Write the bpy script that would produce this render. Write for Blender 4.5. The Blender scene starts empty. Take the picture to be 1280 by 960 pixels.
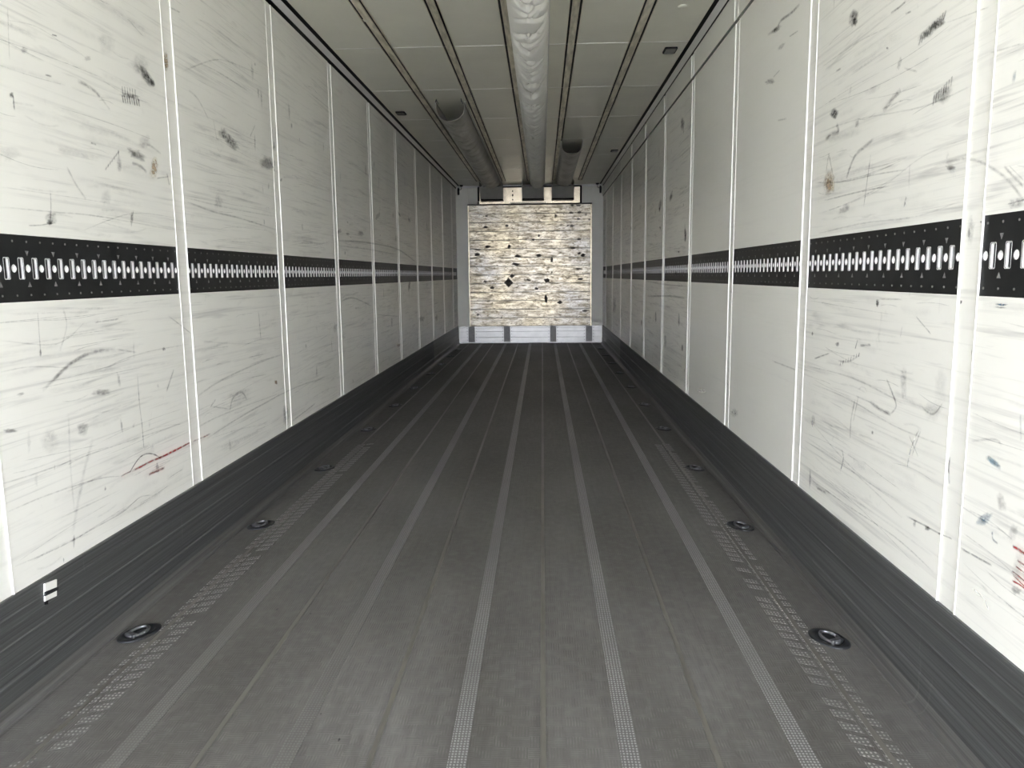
import bpy, bmesh, math, random
from mathutils import Matrix, Vector
random.seed(7)
S = bpy.context.scene
COL = S.collection

# ------------------------------------------------------------------ camera
CAM = (1.4417, 0.0, 1.1563)
YAW, PITCH, ROLL, FPX = 0.0404537, 0.1402309, -0.0105893, 963.12
cy, sy, cp, sp, cr, sr = math.cos(YAW), math.sin(YAW), math.cos(PITCH), math.sin(PITCH), math.cos(ROLL), math.sin(ROLL)
_f = Vector((-sy, cy, 0)); _r = Vector((cy, sy, 0)); _u = Vector((0, 0, 1))
fw = _f * cp - _u * sp; up0 = _u * cp + _f * sp
rt = _r * cr + up0 * sr; up = up0 * cr - _r * sr
cd = bpy.data.cameras.new('camera'); cam = bpy.data.objects.new('camera', cd); COL.objects.link(cam)
cam.matrix_world = Matrix(((rt.x, up.x, -fw.x, CAM[0]), (rt.y, up.y, -fw.y, CAM[1]), (rt.z, up.z, -fw.z, CAM[2]), (0, 0, 0, 1)))
cd.sensor_fit = 'HORIZONTAL'; cd.sensor_width = 36.0; cd.lens = FPX / 1280 * 36.0
cd.clip_start = 0.02; cd.clip_end = 200
S.camera = cam

# ------------------------------------------------------------------ daylight (bright overcast sky outside the open rear doors)
w = bpy.data.worlds.new('overcast_sky'); S.world = w; w.use_nodes = True
bg = w.node_tree.nodes['Background']
bg.inputs['Color'].default_value = (0.915, 0.945, 1.07, 1)
bg.inputs['Strength'].default_value = 3.2
S.view_settings.view_transform = 'Standard'; S.view_settings.look = 'None'
S.view_settings.gamma = 1.0; S.view_settings.use_curve_mapping = False
S.view_settings.exposure = 2.62
S.cycles.max_bounces = 18; S.cycles.diffuse_bounces = 13; S.cycles.glossy_bounces = 8

# ------------------------------------------------------------------ dimensions (metres): x across, y towards the front bulkhead, z up
W, H, D = 2.46, 2.644, 13.156
Y0 = -2.0                      # open rear end; unseen length added behind camera carries daylight to the far end
SEAM0, PITCHY, NSEAM = 1.90, 1.1765, 10
SEAMS = [SEAM0 + PITCHY * k for k in range(-1, NSEAM)]   # joint strip centres
SW = 0.043                     # half width of a joint strip
TZ0, TZ1 = 1.097, 1.281        # lashing rail band
HS = 0.31                      # scuff plate height

# ------------------------------------------------------------------ materials
def mat(name):
    m = bpy.data.materials.new(name); m.use_nodes = True
    nt = m.node_tree; b = nt.nodes['Principled BSDF']
    return m, nt, b
def N(nt, t, **k):
    n = nt.nodes.new(t)
    for a, v in k.items(): setattr(n, a, v)
    return n
def L(nt, a, b): nt.links.new(a, b)
def pos(nt, scale=(1, 1, 1), rot=(0, 0, 0), loc=(0, 0, 0)):
    g = N(nt, 'ShaderNodeNewGeometry'); mp = N(nt, 'ShaderNodeMapping')
    mp.inputs['Scale'].default_value = scale; mp.inputs['Rotation'].default_value = rot; mp.inputs['Location'].default_value = loc
    L(nt, g.outputs['Position'], mp.inputs['Vector']); return mp.outputs['Vector']
def noise(nt, vec, scale=1.0, detail=4, rough=0.55, dist=0.0):
    n = N(nt, 'ShaderNodeTexNoise'); n.inputs['Scale'].default_value = scale; n.inputs['Detail'].default_value = detail
    n.inputs['Roughness'].default_value = rough; n.inputs['Distortion'].default_value = dist
    L(nt, vec, n.inputs['Vector']); return n.outputs['Fac']
def ramp(nt, fac, stops):
    r = N(nt, 'ShaderNodeValToRGB'); e = r.color_ramp.elements
    while len(e) < len(stops): e.new(0.5)
    for i, (p, c) in enumerate(stops):
        e[i].position = p; e[i].color = (c, c, c, 1) if not isinstance(c, tuple) else (*c, 1)
    L(nt, fac, r.inputs['Fac']); return r.outputs['Color']
def mix(nt, fac, a, b, mode='MIX'):
    n = N(nt, 'ShaderNodeMix', data_type='RGBA', blend_type=mode)
    for sock, v in ((n.inputs[0], fac), (n.inputs[6], a), (n.inputs[7], b)):
        if isinstance(v, (int, float)): sock.default_value = v
        elif isinstance(v, tuple): sock.default_value = (*v, 1)
        else: L(nt, v, sock)
    return n.outputs[2]
def math_(nt, op, a, b=0.0, c=None):
    n = N(nt, 'ShaderNodeMath', operation=op)
    for i, v in enumerate((a, b, c)):
        if v is None: continue
        if isinstance(v, (int, float)): n.inputs[i].default_value = v
        else: L(nt, v, n.inputs[i])
    return n.outputs[0]
def bump(nt, b, h, strength=0.3, dist=0.01):
    n = N(nt, 'ShaderNodeBump'); n.inputs['Strength'].default_value = strength; n.inputs['Distance'].default_value = dist
    L(nt, h, n.inputs['Height']); L(nt, n.outputs['Normal'], b.inputs['Normal'])
def plain(name, c, rough=0.5, metal=0.0, nscale=20, amt=0.15, spec=0.5):
    m, nt, b = mat(name)
    f = noise(nt, pos(nt), nscale, 5)
    col = mix(nt, ramp(nt, f, [(0.3, 0.0), (0.7, 1.0)]), tuple(x * (1 - amt) for x in c), c)
    L(nt, col, b.inputs['Base Color']); b.inputs['Roughness'].default_value = rough; b.inputs['Metallic'].default_value = metal
    b.inputs['Specular IOR Level'].default_value = spec
    return m

def wall_material(name, dirt, base=(0.905, 0.897, 0.826)):
    m, nt, b = mat(name)
    # long fine scratches running along the body, slightly off level
    s1 = noise(nt, pos(nt, (1, 0.8, 42), (0.05, 0, 0)), 1.0, 5, 0.6, 0.25)
    s2 = noise(nt, pos(nt, (1, 1.6, 75), (-0.10, 0, 0), (3, 7, 1)), 1.0, 4, 0.6, 0.4)
    s3 = noise(nt, pos(nt, (1, 2.5, 30), (0.13, 0, 0), (9, 2, 5)), 1.0, 3, 0.6, 0.6)
    cl = noise(nt, pos(nt, (1, 1, 1.6)), 1.3, 4, 0.6)
    pt = noise(nt, pos(nt, (1, 9, 6), (0, 0, 0), (2, 3, 4)), 1.0, 5, 0.7, 0.5)
    k1 = ramp(nt, s1, [(0.55, 0.0), (0.71, 0.40)]); k2 = ramp(nt, s2, [(0.57, 0.0), (0.73, 0.36)]); k3 = ramp(nt, s3, [(0.60, 0.0), (0.74, 0.36)])
    where = ramp(nt, cl, [(0.36, 0.22), (0.60, 1.0)])
    sc = mix(nt, 1.0, mix(nt, 1.0, k1, k2, 'ADD'), k3, 'ADD')
    sc = mix(nt, 1.0, sc, where, 'MULTIPLY')
    sm = mix(nt, 1.0, ramp(nt, pt, [(0.66, 0.0), (0.80, 0.55)]), where, 'MULTIPLY')
    d = mix(nt, 1.0, sc, sm, 'ADD')
    d = mix(nt, 1.0, d, (dirt, dirt, dirt), 'MULTIPLY')
    haze = ramp(nt, noise(nt, pos(nt, (1, 1.2, 4)), 1.4, 5, 0.65), [(0.35, 0.0), (0.75, 0.16 * dirt)])
    c = mix(nt, haze, base, (0.50, 0.49, 0.45))
    c = mix(nt, d, c, (0.17, 0.165, 0.155))
    L(nt, c, b.inputs['Base Color'])
    b.inputs['Roughness'].default_value = 0.34; b.inputs['Specular IOR Level'].default_value = 0.45
    h = noise(nt, pos(nt, (1, 3, 5)), 1.3, 3, 0.55)
    h2 = noise(nt, pos(nt), 28, 2)
    hh = math_(nt, 'ADD', h, math_(nt, 'MULTIPLY', h2, 0.06))
    bump(nt, b, hh, 0.16 * (0.4 + 0.6 * dirt), 0.02)
    return m
M = {}
M['wall'] = wall_material('scuffed_white_wall_panel', 0.8)
M['wall_clean'] = wall_material('clean_white_wall_panel', 0.10, (0.89, 0.885, 0.815))
M['strip'] = wall_material('white_joint_strip', 0.45, (0.895, 0.887, 0.82))
M['bead'] = plain('white_sealant', (0.93, 0.92, 0.855), 0.35, 0, 15, 0.06)
M['ceiling'] = plain('white_ceiling_panel', (0.83, 0.818, 0.70), 0.33, 0, 3, 0.07)
M['ceil_bead'] = plain('pale_ceiling_sealant', (0.88, 0.87, 0.82), 0.4, 0, 10, 0.05)
M['black'] = plain('black_rubber', (0.006, 0.006, 0.006), 0.6, spec=0.25)
M['cornice'] = plain('grey_white_cornice', (0.76, 0.755, 0.72), 0.4, 0, 6, 0.08)
M['back_wall'] = plain('pale_grey_front_wall', (0.745, 0.735, 0.64), 0.42, 0, 4, 0.07)
M['track'] = plain('black_painted_steel', (0.020, 0.021, 0.021), 0.45, 0.0, 9, 0.5, spec=0.3)
M['zinc'] = plain('bright_zinc', (0.86, 0.86, 0.83), 0.45, 0.2, 60, 0.12)
M['box'] = plain('dark_grey_duct_box', (0.45, 0.45, 0.40), 0.5, 0.0, 12, 0.15)
M['arrow'] = plain('worn_grey_arrow', (0.33, 0.33, 0.32), 0.45, 0.2, 120, 0.6)
M['cavity'] = plain('grey_steel_cavity', (0.10, 0.10, 0.095), 0.5)
M['lens'] = plain('grey_lamp_lens', (0.10, 0.10, 0.09), 0.25)
M['steel'] = plain('dark_worn_steel', (0.045, 0.048, 0.052), 0.36, 0.5, 70, 0.5)
M['steel_bright'] = plain('bright_worn_steel', (0.34, 0.35, 0.37), 0.3, 0.9, 60, 0.5)
M['kick'] = plain('bright_aluminium_kick_plate', (0.47, 0.467, 0.44), 0.38, 0.8, 10, 0.12)
M['bracket'] = plain('galvanised_bracket', (0.22, 0.22, 0.205), 0.5, 0.5, 40, 0.25)
M['ground'] = plain('pale_concrete_yard', (0.46, 0.45, 0.42), 0.9, 0, 1.5, 0.15)
M['grime'] = plain('dark_stain', (0.085, 0.075, 0.06), 0.6, 0, 40, 0.4)

def skirting_material(name, base, light, metal):
    m, nt, b = mat(name)
    a = noise(nt, pos(nt, (1, 0.6, 110), (0.012, 0, 0)), 1.0, 6, 0.7, 0.15)
    c2 = noise(nt, pos(nt, (1, 1.5, 230), (-0.03, 0, 0), (4, 4, 4)), 1.0, 4, 0.6, 0.3)
    v = noise(nt, pos(nt, (1, 30, 3), (0, 0, 0), (1, 2, 8)), 1.0, 3)
    c = mix(nt, ramp(nt, a, [(0.30, 0.0), (0.72, 1.0)]), tuple(x * 0.40 for x in base), tuple(x * 1.35 for x in base))
    c = mix(nt, ramp(nt, c2, [(0.64, 0.0), (0.76, 0.75)]), c, light)
    c = mix(nt, ramp(nt, v, [(0.68, 0.0), (0.78, 0.25)]), c, light)
    L(nt, c, b.inputs['Base Color']); b.inputs['Roughness'].default_value = 0.48; b.inputs['Metallic'].default_value = metal
    bump(nt, b, a, 0.12, 0.004); return m
M['skirt'] = skirting_material('dark_scuffed_scuff_plate', (0.105, 0.108, 0.106), (0.30, 0.30, 0.29), 0.3)
M['skirt_light'] = skirting_material('pale_metal_scuff_plate', (0.27, 0.265, 0.24), (0.5, 0.48, 0.42), 0.6)
M['cove'] = skirting_material('dusty_grey_cove', (0.125, 0.123, 0.117), (0.30, 0.295, 0.28), 0.3)

def floor_material():
    m, nt, b = mat('dark_quilted_aluminium_floor')
    v = pos(nt)
    # basket weave of fine ribs: direction alternates from cell to cell
    ck = N(nt, 'ShaderNodeTexChecker'); ck.inputs['Scale'].default_value = 1.0
    ck.inputs['Color1'].default_value = (1, 1, 1, 1); ck.inputs['Color2'].default_value = (0, 0, 0, 1)
    L(nt, pos(nt, (22, 22, 0), (0, 0, 0), (0.13, 0.27, 0.5)), ck.inputs['Vector'])
    wx = N(nt, 'ShaderNodeTexWave', bands_direction='X'); wx.inputs['Scale'].default_value = 42; wx.inputs['Distortion'].default_value = 0
    wy = N(nt, 'ShaderNodeTexWave', bands_direction='Y'); wy.inputs['Scale'].default_value = 42; wy.inputs['Distortion'].default_value = 0
    L(nt, v, wx.inputs['Vector']); L(nt, v, wy.inputs['Vector'])
    rib = mix(nt, ck.outputs['Color'], wx.outputs['Color'], wy.outputs['Color'])
    big = noise(nt, pos(nt, (1, 0.35, 1)), 2.2, 5, 0.6)
    fine = noise(nt, pos(nt, (60, 5, 1)), 1.0, 4, 0.6)
    c = mix(nt, ramp(nt, big, [(0.32, 0.0), (0.70, 1.0)]), (0.082, 0.078, 0.071), (0.150, 0.146, 0.138))
    c = mix(nt, ramp(nt, fine, [(0.35, 0.35), (0.65, 0.0)]), c, (0.05, 0.048, 0.045))
    lines = noise(nt, pos(nt, (110, 0.12, 1), (0, 0, 0), (3, 3, 0)), 1.0, 2)
    c = mix(nt, ramp(nt, lines, [(0.66, 0.0), (0.74, 0.45)]), c, (0.035, 0.034, 0.032))
    spots = noise(nt, v, 26, 2)
    wornf = math_(nt, 'MULTIPLY', rib, ramp(nt, spots, [(0.45, 0.05), (0.75, 0.5)]))
    c = mix(nt, wornf, c, (0.22, 0.215, 0.205))
    blk = noise(nt, pos(nt, (38, 14, 1), (0, 0, 0.1), (5, 1, 0)), 1.0, 2)
    c = mix(nt, ramp(nt, blk, [(0.755, 0.0), (0.78, 0.9)]), c, (0.015, 0.015, 0.015))
    L(nt, c, b.inputs['Base Color'])
    b.inputs['Roughness'].default_value = 0.54; b.inputs['Specular IOR Level'].default_value = 0.27; b.inputs['Metallic'].default_value = 0.1
    bump(nt, b, math_(nt, 'ADD', math_(nt, 'MULTIPLY', rib, 0.7), fine), 0.25, 0.003)
    return m
M['floor'] = floor_material()
def dots_material(name, base, dot, sx, sy_, thr, fade, yr=None):
    m, nt, b = mat(name)
    vx = N(nt, 'ShaderNodeTexVoronoi'); vx.inputs['Scale'].default_value = 1.0; vx.inputs['Randomness'].default_value = 0.12
    L(nt, pos(nt, (sx, sy_, 0)), vx.inputs['Vector'])
    d = ramp(nt, vx.outputs['Distance'], [(thr, 1.0), (thr + 0.14, 0.0)])
    worn = ramp(nt, noise(nt, pos(nt, (2, 1.1, 1)), 1.0, 4), [(0.30, fade), (0.58, 1.0)])
    f = mix(nt, 1.0, d, worn, 'MULTIPLY')
    c = mix(nt, f, base, dot)
    if yr:      # tread worn flat and dirty towards the doors
        sep = N(nt, 'ShaderNodeSeparateXYZ'); L(nt, pos(nt), sep.inputs[0])
        mr = N(nt, 'ShaderNodeMapRange'); L(nt, sep.outputs['Y'], mr.inputs['Value']); mr.inputs['From Min'].default_value = yr[0]; mr.inputs['From Max'].default_value = yr[1]
        c = mix(nt, mr.outputs['Result'], mix(nt, math_(nt, 'MULTIPLY', f, 0.25), (0.112, 0.108, 0.101), dot), c)
    L(nt, c, b.inputs['Base Color'])
    b.inputs['Roughness'].default_value = 0.42
    L(nt, math_(nt, 'MULTIPLY', f, 0.6), b.inputs['Metallic'])
    bump(nt, b, d, 0.4, 0.003); return m
M['wear'] = dots_material('worn_dotted_tread', (0.115, 0.112, 0.108), (0.42, 0.42, 0.42), 120, 95, 0.24, 0.25)
M['wear_left'] = dots_material('part_worn_dotted_tread', (0.115, 0.112, 0.108), (0.42, 0.42, 0.42), 120, 95, 0.24, 0.25, (2.4, 3.9))
M['edge_tread'] = dots_material('worn_edge_tread', (0.108, 0.105, 0.099), (0.50, 0.49, 0.47), 95, 70, 0.19, 0.22)
M['weld'] = plain('bare_floor_seam', (0.23, 0.22, 0.195), 0.40, 0.45, 1.1, 0.55)

def rail_material():
    m, nt, b = mat('brushed_perforated_aluminium')
    f = noise(nt, pos(nt, (30, 5, 1), (0, 0, 0.5)), 1.0, 4)
    k = noise(nt, pos(nt), 1.7, 4)
    c = mix(nt, ramp(nt, f, [(0.4, 0.0), (0.62, 1.0)]), (0.56, 0.52, 0.40), (0.86, 0.81, 0.66))
    c = mix(nt, ramp(nt, k, [(0.55, 0.0), (0.8, 0.4)]), c, (0.28, 0.26, 0.22))
    L(nt, c, b.inputs['Base Color']); b.inputs['Roughness'].default_value = 0.4; b.inputs['Metallic'].default_value = 0.2
    bump(nt, b, f, 0.1, 0.003); return m
M['rail'] = rail_material()

def fabric_material(name, c0, c1):
    m, nt, b = mat(name)
    f = noise(nt, pos(nt, (6, 3, 6)), 1.0, 5)
    c = mix(nt, ramp(nt, f, [(0.35, 0.0), (0.7, 1.0)]), c0, c1)
    L(nt, c, b.inputs['Base Color']); b.inputs['Roughness'].default_value = 0.42
    b.inputs['Sheen Weight'].default_value = 0.1
    bump(nt, b, noise(nt, pos(nt), 160, 2), 0.05, 0.002); return m
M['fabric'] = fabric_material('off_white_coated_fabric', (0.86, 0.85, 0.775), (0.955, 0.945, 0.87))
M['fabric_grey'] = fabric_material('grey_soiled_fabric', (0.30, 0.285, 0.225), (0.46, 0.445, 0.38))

def plank_material():
    m, nt, b = mat('scuffed_bare_aluminium_planks')
    a = noise(nt, pos(nt, (4.5, 1, 20)), 1.0, 7, 0.75, 0.3)
    g = noise(nt, pos(nt, (14, 1, 34), (0, 0, 0), (3, 0, 2)), 1.0, 5, 0.75, 0.4)
    big = noise(nt, pos(nt, (1, 1, 1.4), (0, 0, 0), (2, 0, 1)), 1.6, 3)
    c = mix(nt, ramp(nt, big, [(0.35, 0.0), (0.65, 1.0)]), (0.35, 0.337, 0.30), (0.52, 0.455, 0.315))
    c = mix(nt, ramp(nt, a, [(0.42, 0.0), (0.60, 0.9)]), c, (0.17, 0.145, 0.10))
    c = mix(nt, ramp(nt, g, [(0.52, 0.0), (0.66, 0.9)]), c, (0.085, 0.072, 0.052))
    g2 = noise(nt, pos(nt, (16, 1, 30), (0, 0, 0), (1, 0, 6)), 1.0, 4, 0.7, 0.4)
    c = mix(nt, ramp(nt, g2, [(0.54, 0.0), (0.66, 0.8)]), c, (0.09, 0.073, 0.05))
    L(nt, c, b.inputs['Base Color']); b.inputs['Metallic'].default_value = 0.9
    L(nt, ramp(nt, a, [(0.3, 0.27), (0.7, 0.45)]), b.inputs['Roughness'])
    bump(nt, b, math_(nt, 'ADD', a, g), 0.10, 0.006); return m
M['plank'] = plank_material()
M['evap'] = plain('polished_aluminium_cover', (0.58, 0.505, 0.37), 0.27, 0.92, 14, 0.3)

def marks_material():
    m, nt, b = mat('scuff_scratch_and_dent_shading')
    at = N(nt, 'ShaderNodeAttribute', attribute_name='mark')
    L(nt, at.outputs['Color'], b.inputs['Base Color']); b.inputs['Roughness'].default_value = 0.45
    f = noise(nt, pos(nt, (1, 45, 75), (0.5, 0, 0)), 1.0, 5, 0.7, 0.3)
    k = math_(nt, 'MULTIPLY', at.outputs['Alpha'], ramp(nt, f, [(0.36, 0.30), (0.60, 1.0)]))
    L(nt, k, b.inputs['Alpha']); return m
M['marks'] = marks_material()

# ------------------------------------------------------------------ mesh helpers
def mesh(name, verts, faces, smooth=False):
    me = bpy.data.meshes.new(name); me.from_pydata(verts, [], faces); me.update()
    if smooth:
        for p in me.polygons: p.use_smooth = True
    return me
def link(name, me, material, parent=None, loc=None):
    o = bpy.data.objects.new(name, me); COL.objects.link(o)
    if me is not None and material is not None and not me.materials: me.materials.append(M[material])
    if loc: o.location = loc
    if parent: o.parent = parent
    return o
def empty(name, loc=(0, 0, 0)):
    o = bpy.data.objects.new(name, None); COL.objects.link(o); o.location = loc; o.empty_display_size = 0.1; return o
def tag(o, label=None, cat=None, group=None, kind=None):
    if label: o['label'] = label
    if cat: o['category'] = cat
    if group: o['group'] = group
    if kind: o['kind'] = kind
    return o
class MB:
    def __init__(s): s.v = []; s.f = []
    def box(s, x0, x1, y0, y1, z0, z1):
        n = len(s.v)
        s.v += [(x0, y0, z0), (x1, y0, z0), (x1, y1, z0), (x0, y1, z0), (x0, y0, z1), (x1, y0, z1), (x1, y1, z1), (x0, y1, z1)]
        s.f += [tuple(n + i for i in q) for q in ((3, 2, 1, 0), (4, 5, 6, 7), (0, 1, 5, 4), (1, 2, 6, 5), (2, 3, 7, 6), (3, 0, 4, 7))]; return s
    def prism(s, prof, axis, a0, a1):
        """closed profile extruded along an axis ('x': profile is (y,z); 'y': profile is (x,z); 'z': profile is (x,y))"""
        n = len(s.v); k = len(prof)
        for a in (a0, a1):
            for p, q in prof: s.v.append({'x': (a, p, q), 'y': (p, a, q), 'z': (p, q, a)}[axis])
        s.f += [(n + i, n + (i + 1) % k, n + k + (i + 1) % k, n + k + i) for i in range(k)]
        s.f += [tuple(n + i for i in reversed(range(k))), tuple(n + k + i for i in range(k))]; return s
    def tube(s, pts, r, seg=8):
        n = len(s.v); pts = [Vector(p) for p in pts]
        for i, p in enumerate(pts):
            t = (pts[min(i + 1, len(pts) - 1)] - pts[max(i - 1, 0)]).normalized()
            a = Vector((0, 0, 1)) if abs(t.z) < 0.9 else Vector((1, 0, 0))
            u = t.cross(a).normalized(); v = t.cross(u)
            for j in range(seg):
                an = 2 * math.pi * j / seg; s.v.append(tuple(p + (u * math.cos(an) + v * math.sin(an)) * r))
        for i in range(len(pts) - 1):
            for j in range(seg):
                j2 = (j + 1) % seg
                s.f.append((n + i * seg + j, n + i * seg + j2, n + (i + 1) * seg + j2, n + (i + 1) * seg + j))
        s.f.append(tuple(n + j for j in reversed(range(seg)))); s.f.append(tuple(n + (len(pts) - 1) * seg + j for j in range(seg))); return s
    def loft(s, rings, cap=True):
        n = len(s.v); k = len(rings[0])
        for r in rings: s.v += list(r)
        for i in range(len(rings) - 1):
            for j in range(k):
                j2 = (j + 1) % k
                s.f.append((n + i * k + j, n + i * k + j2, n + (i + 1) * k + j2, n + (i + 1) * k + j))
        if cap:
            s.f.append(tuple(n + j for j in reversed(range(k)))); m = n + (len(rings) - 1) * k; s.f.append(tuple(m + j for j in range(k)))
        return s
    def mesh(s, name, smooth=False, bevel=0.0):
        me = mesh(name, s.v, s.f)
        bm = bmesh.new(); bm.from_mesh(me)
        if bevel:
            bmesh.ops.bevel(bm, geom=[e for e in bm.edges], offset=bevel, segments=1, affect='EDGES', profile=0.5)
        bmesh.ops.recalc_face_normals(bm, faces=bm.faces[:]); bm.to_mesh(me); bm.free()
        if smooth:
            for p in me.polygons: p.use_smooth = True
        return me
    def build(s, name, material, parent=None, smooth=False, bevel=0.0):
        return link(name, s.mesh(name, smooth, bevel), material, parent)
def copy_tree(o, parent=None):
    c = o.copy(); COL.objects.link(c); c.parent = parent
    for ch in list(o.children): copy_tree(ch, c)
    return c

# ------------------------------------------------------------------ outside: yard that bounces daylight into the body
tag(MB().box(-30, 32, -60, 30, -1.45, -1.25).build('ground', 'ground'), 'pale concrete yard outside under the body', 'ground', kind='structure')

# ------------------------------------------------------------------ floor
fl = tag(MB().box(-0.09, W + 0.09, Y0, D + 0.12, -0.16, -0.006).build('floor', 'floor'),
         'dark grey quilted aluminium floor with pale worn lengthwise strips', 'floor', kind='structure')
FSEAM = [0.181, 0.601, 1.021, 1.438, 1.857, 2.272]
FWEAR = [0.402, 0.812, 1.231, 1.648, 2.072]
edges = [0.0] + FSEAM + [W]
for i in range(len(edges) - 1):
    MB().box(edges[i] + 0.0015, edges[i + 1] - 0.0015, Y0, D - 0.01, -0.02, 0.0).build('floor_plank', 'floor', fl)
for x in FSEAM: MB().prism([(x - 0.009, -0.004), (x - 0.007, 0.0014), (x + 0.007, 0.0014), (x + 0.009, -0.004)], 'y', Y0, D - 0.012).build('weld_seam', 'weld', fl)
for x, mm in zip(FWEAR, ('wear_left', 'wear_left', 'wear', 'wear', 'wear')):       # the two left strips have lost their bare metal near the doors
    MB().prism([(x - 0.024, -0.004), (x - 0.022, 0.0016), (x + 0.022, 0.0016), (x + 0.024, -0.004)], 'y', Y0, D - 0.012).build('wear_strip', mm, fl)
# rougher worn tread bands beside the lashing rings: chevrons of small pads
def tread_band(x0, x1, mirror):
    b = MB(); y = Y0 + 0.05
    while y < 5.2:
        for c in range(2):
            if random.random() < 0.06: continue
            xa = x0 + (x1 - x0) * (c * 0.5 + 0.04); xb = xa + (x1 - x0) * 0.42
            yy = y + (0.028 if c else 0.0)
            sh = 0.022 * (1 if mirror else -1)
            n = len(b.v)
            for z in (-0.004, 0.0009):
                b.v += [(xa, yy, z), (xb, yy + sh, z), (xb, yy + sh + 0.034, z), (xa, yy + 0.034, z)]
            b.f += [tuple(n + i for i in q) for q in ((4, 5, 6, 7), (0, 1, 5, 4), (1, 2, 6, 5), (2, 3, 7, 6), (3, 0, 4, 7))]
        y += 0.056
    tag(b.build('tread_band', 'edge_tread', fl), kind='stuff')
tread_band(0.150, 0.262, True); tread_band(W - 0.262, W - 0.150, False)

# ------------------------------------------------------------------ side walls
def side_wall(side):
    left = side == 'left'
    X = lambda d: -d if left else W + d          # d: distance behind the wall face (negative = proud into the room)
    def bx(d0, d1, y0, y1, z0, z1):
        a, b_ = sorted((X(d0), X(d1))); return MB().box(a, b_, y0, y1, z0, z1)
    wall = tag(bx(0.032, 0.09, Y0, D + 0.12, -0.1, H + 0.1).build('wall_' + side, 'wall'),
               'scuffed white panelled %s side wall with vertical joints' % side, 'wall', kind='structure')
    b_edges = [Y0 - SW] + SEAMS + [D - 0.004 + SW]
    zs = 2.452
    for i in range(len(b_edges) - 1):
        ya, yb = b_edges[i] + SW, b_edges[i + 1] - SW
        if yb - ya < 0.02: continue
        clean = (not left) and 2.9 < ya < 5.0
        mm = 'wall_clean' if clean else 'wall'
        bx(0.0, 0.034, ya, yb, 0.0, TZ0).build('wall_panel', mm, wall)
        if left: bx(0.0, 0.034, ya, yb, TZ1, H - 0.04).build('wall_panel', mm, wall)
        else:
            bx(0.0, 0.034, ya, yb, TZ1, zs - 0.004).build('wall_panel', mm, wall)
            bx(-0.009, 0.034, ya, yb, zs, H - 0.04).build('upper_panel', 'wall_clean', wall)
    for y in SEAMS:
        js = bx(0.0025, 0.034, y - SW, y + SW, 0.0, H - 0.04 if left else zs - 0.004).build('joint_strip', 'strip', wall)
        segs = [(0.0, H - 0.04, 0.0)] if left else [(0.0, zs - 0.004, 0.0), (zs, H - 0.04, -0.009)]
        if not left: bx(-0.0065, 0.034, y - SW, y + SW, zs, H - 0.04).build('joint_strip', 'wall_clean', wall)
        for z0, z1, dd in segs:
            for e in (-1, 1):
                ye = y + e * SW; wv = 0.0032
                prof = [(X(dd + 0.004), ye - wv), (X(dd - 0.0020), ye - wv * 0.5), (X(dd - 0.0020), ye + wv * 0.5), (X(dd + 0.004), ye + wv)]
                MB().prism(prof, 'z', z0 + 0.002, z1 - 0.002).build('sealant_bead', 'bead', js)
    if not left:
        bx(-0.0115, 0.03, Y0, D - 0.004, zs - 0.006, zs).build('ledge_lip', 'bracket', wall)
    return wall
wall_l = side_wall('left'); wall_r = side_wall('right')

# ------------------------------------------------------------------ scuff plates at the foot of the walls
def skirting(side):
    left = side == 'left'
    X = (lambda d: d) if left else (lambda d: W - d)
    prof = [(-0.002, 0.0), (0.0135, 0.0), (0.0135, 0.085), (0.0100, 0.090), (0.0100, 0.178), (0.0118, 0.181), (0.0118, 0.187), (0.0100, 0.190),
            (0.0100, 0.262), (0.0085, 0.266), (0.0085, HS - 0.004), (0.0060, HS), (-0.002, HS)]
    base = tag(MB().prism([(X(a), b) for a, b in prof], 'y', Y0, 10.05).build('baseboard_' + side, 'skirt'),
               'dark scratched metal scuff plate along the foot of the %s wall' % side, 'baseboard', kind='structure')
    MB().prism([(X(a), b) for a, b in prof], 'y', 10.056, D - 0.03).build('end_plate', 'skirt_light', base)
    MB().prism([(X(0.010), 0.0), (X(0.044), 0.0005), (X(0.042), 0.003), (X(0.030), 0.006), (X(0.022), 0.013), (X(0.017), 0.026), (X(0.0135), 0.034), (X(0.010), 0.034)], 'y', Y0, D - 0.03).build('cove', 'cove', base)
    return base
sk_l = skirting('left'); sk_r = skirting('right')

# ------------------------------------------------------------------ ceiling, cornices, rails
ce = tag(MB().box(-0.09, W + 0.09, Y0, D + 0.12, H + 0.012, H + 0.10).build('ceiling', 'ceiling'), 'smooth pale ceiling of wide panels with faint cross joints', 'ceiling', kind='structure')
cs = [Y0] + [5.285 + 1.1765 * k for k in range(-4, 7)] + [D]
for i in range(len(cs) - 1):
    MB().box(0.06, W - 0.06, cs[i] + 0.002, cs[i + 1] - 0.002, H, H + 0.014).build('ceiling_panel', 'ceiling', ce)
for y in cs[1:-1]:
    MB().prism([(y - 0.005, H + 0.002), (y - 0.003, H - 0.002), (y + 0.003, H - 0.002), (y + 0.005, H + 0.002)], 'x', 0.07, W - 0.07).build('sealant_bead', 'ceil_bead', ce)
def dent(x, y, a, b):
    rings = []
    for k in range(5):
        t = k / 4 * math.pi / 2
        rings.append([(x + a * math.cos(t) * math.cos(q), y + b * math.cos(t) * math.sin(q), H + 0.001 - 0.012 * math.sin(t)) for q in [2 * math.pi * j / 16 for j in range(16)]])
    MB().loft(rings).build('dent', 'ceiling', ce, smooth=True)
dent(2.236, 4.62, 0.03, 0.035); dent(0.42, 4.72, 0.02, 0.03)
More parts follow.
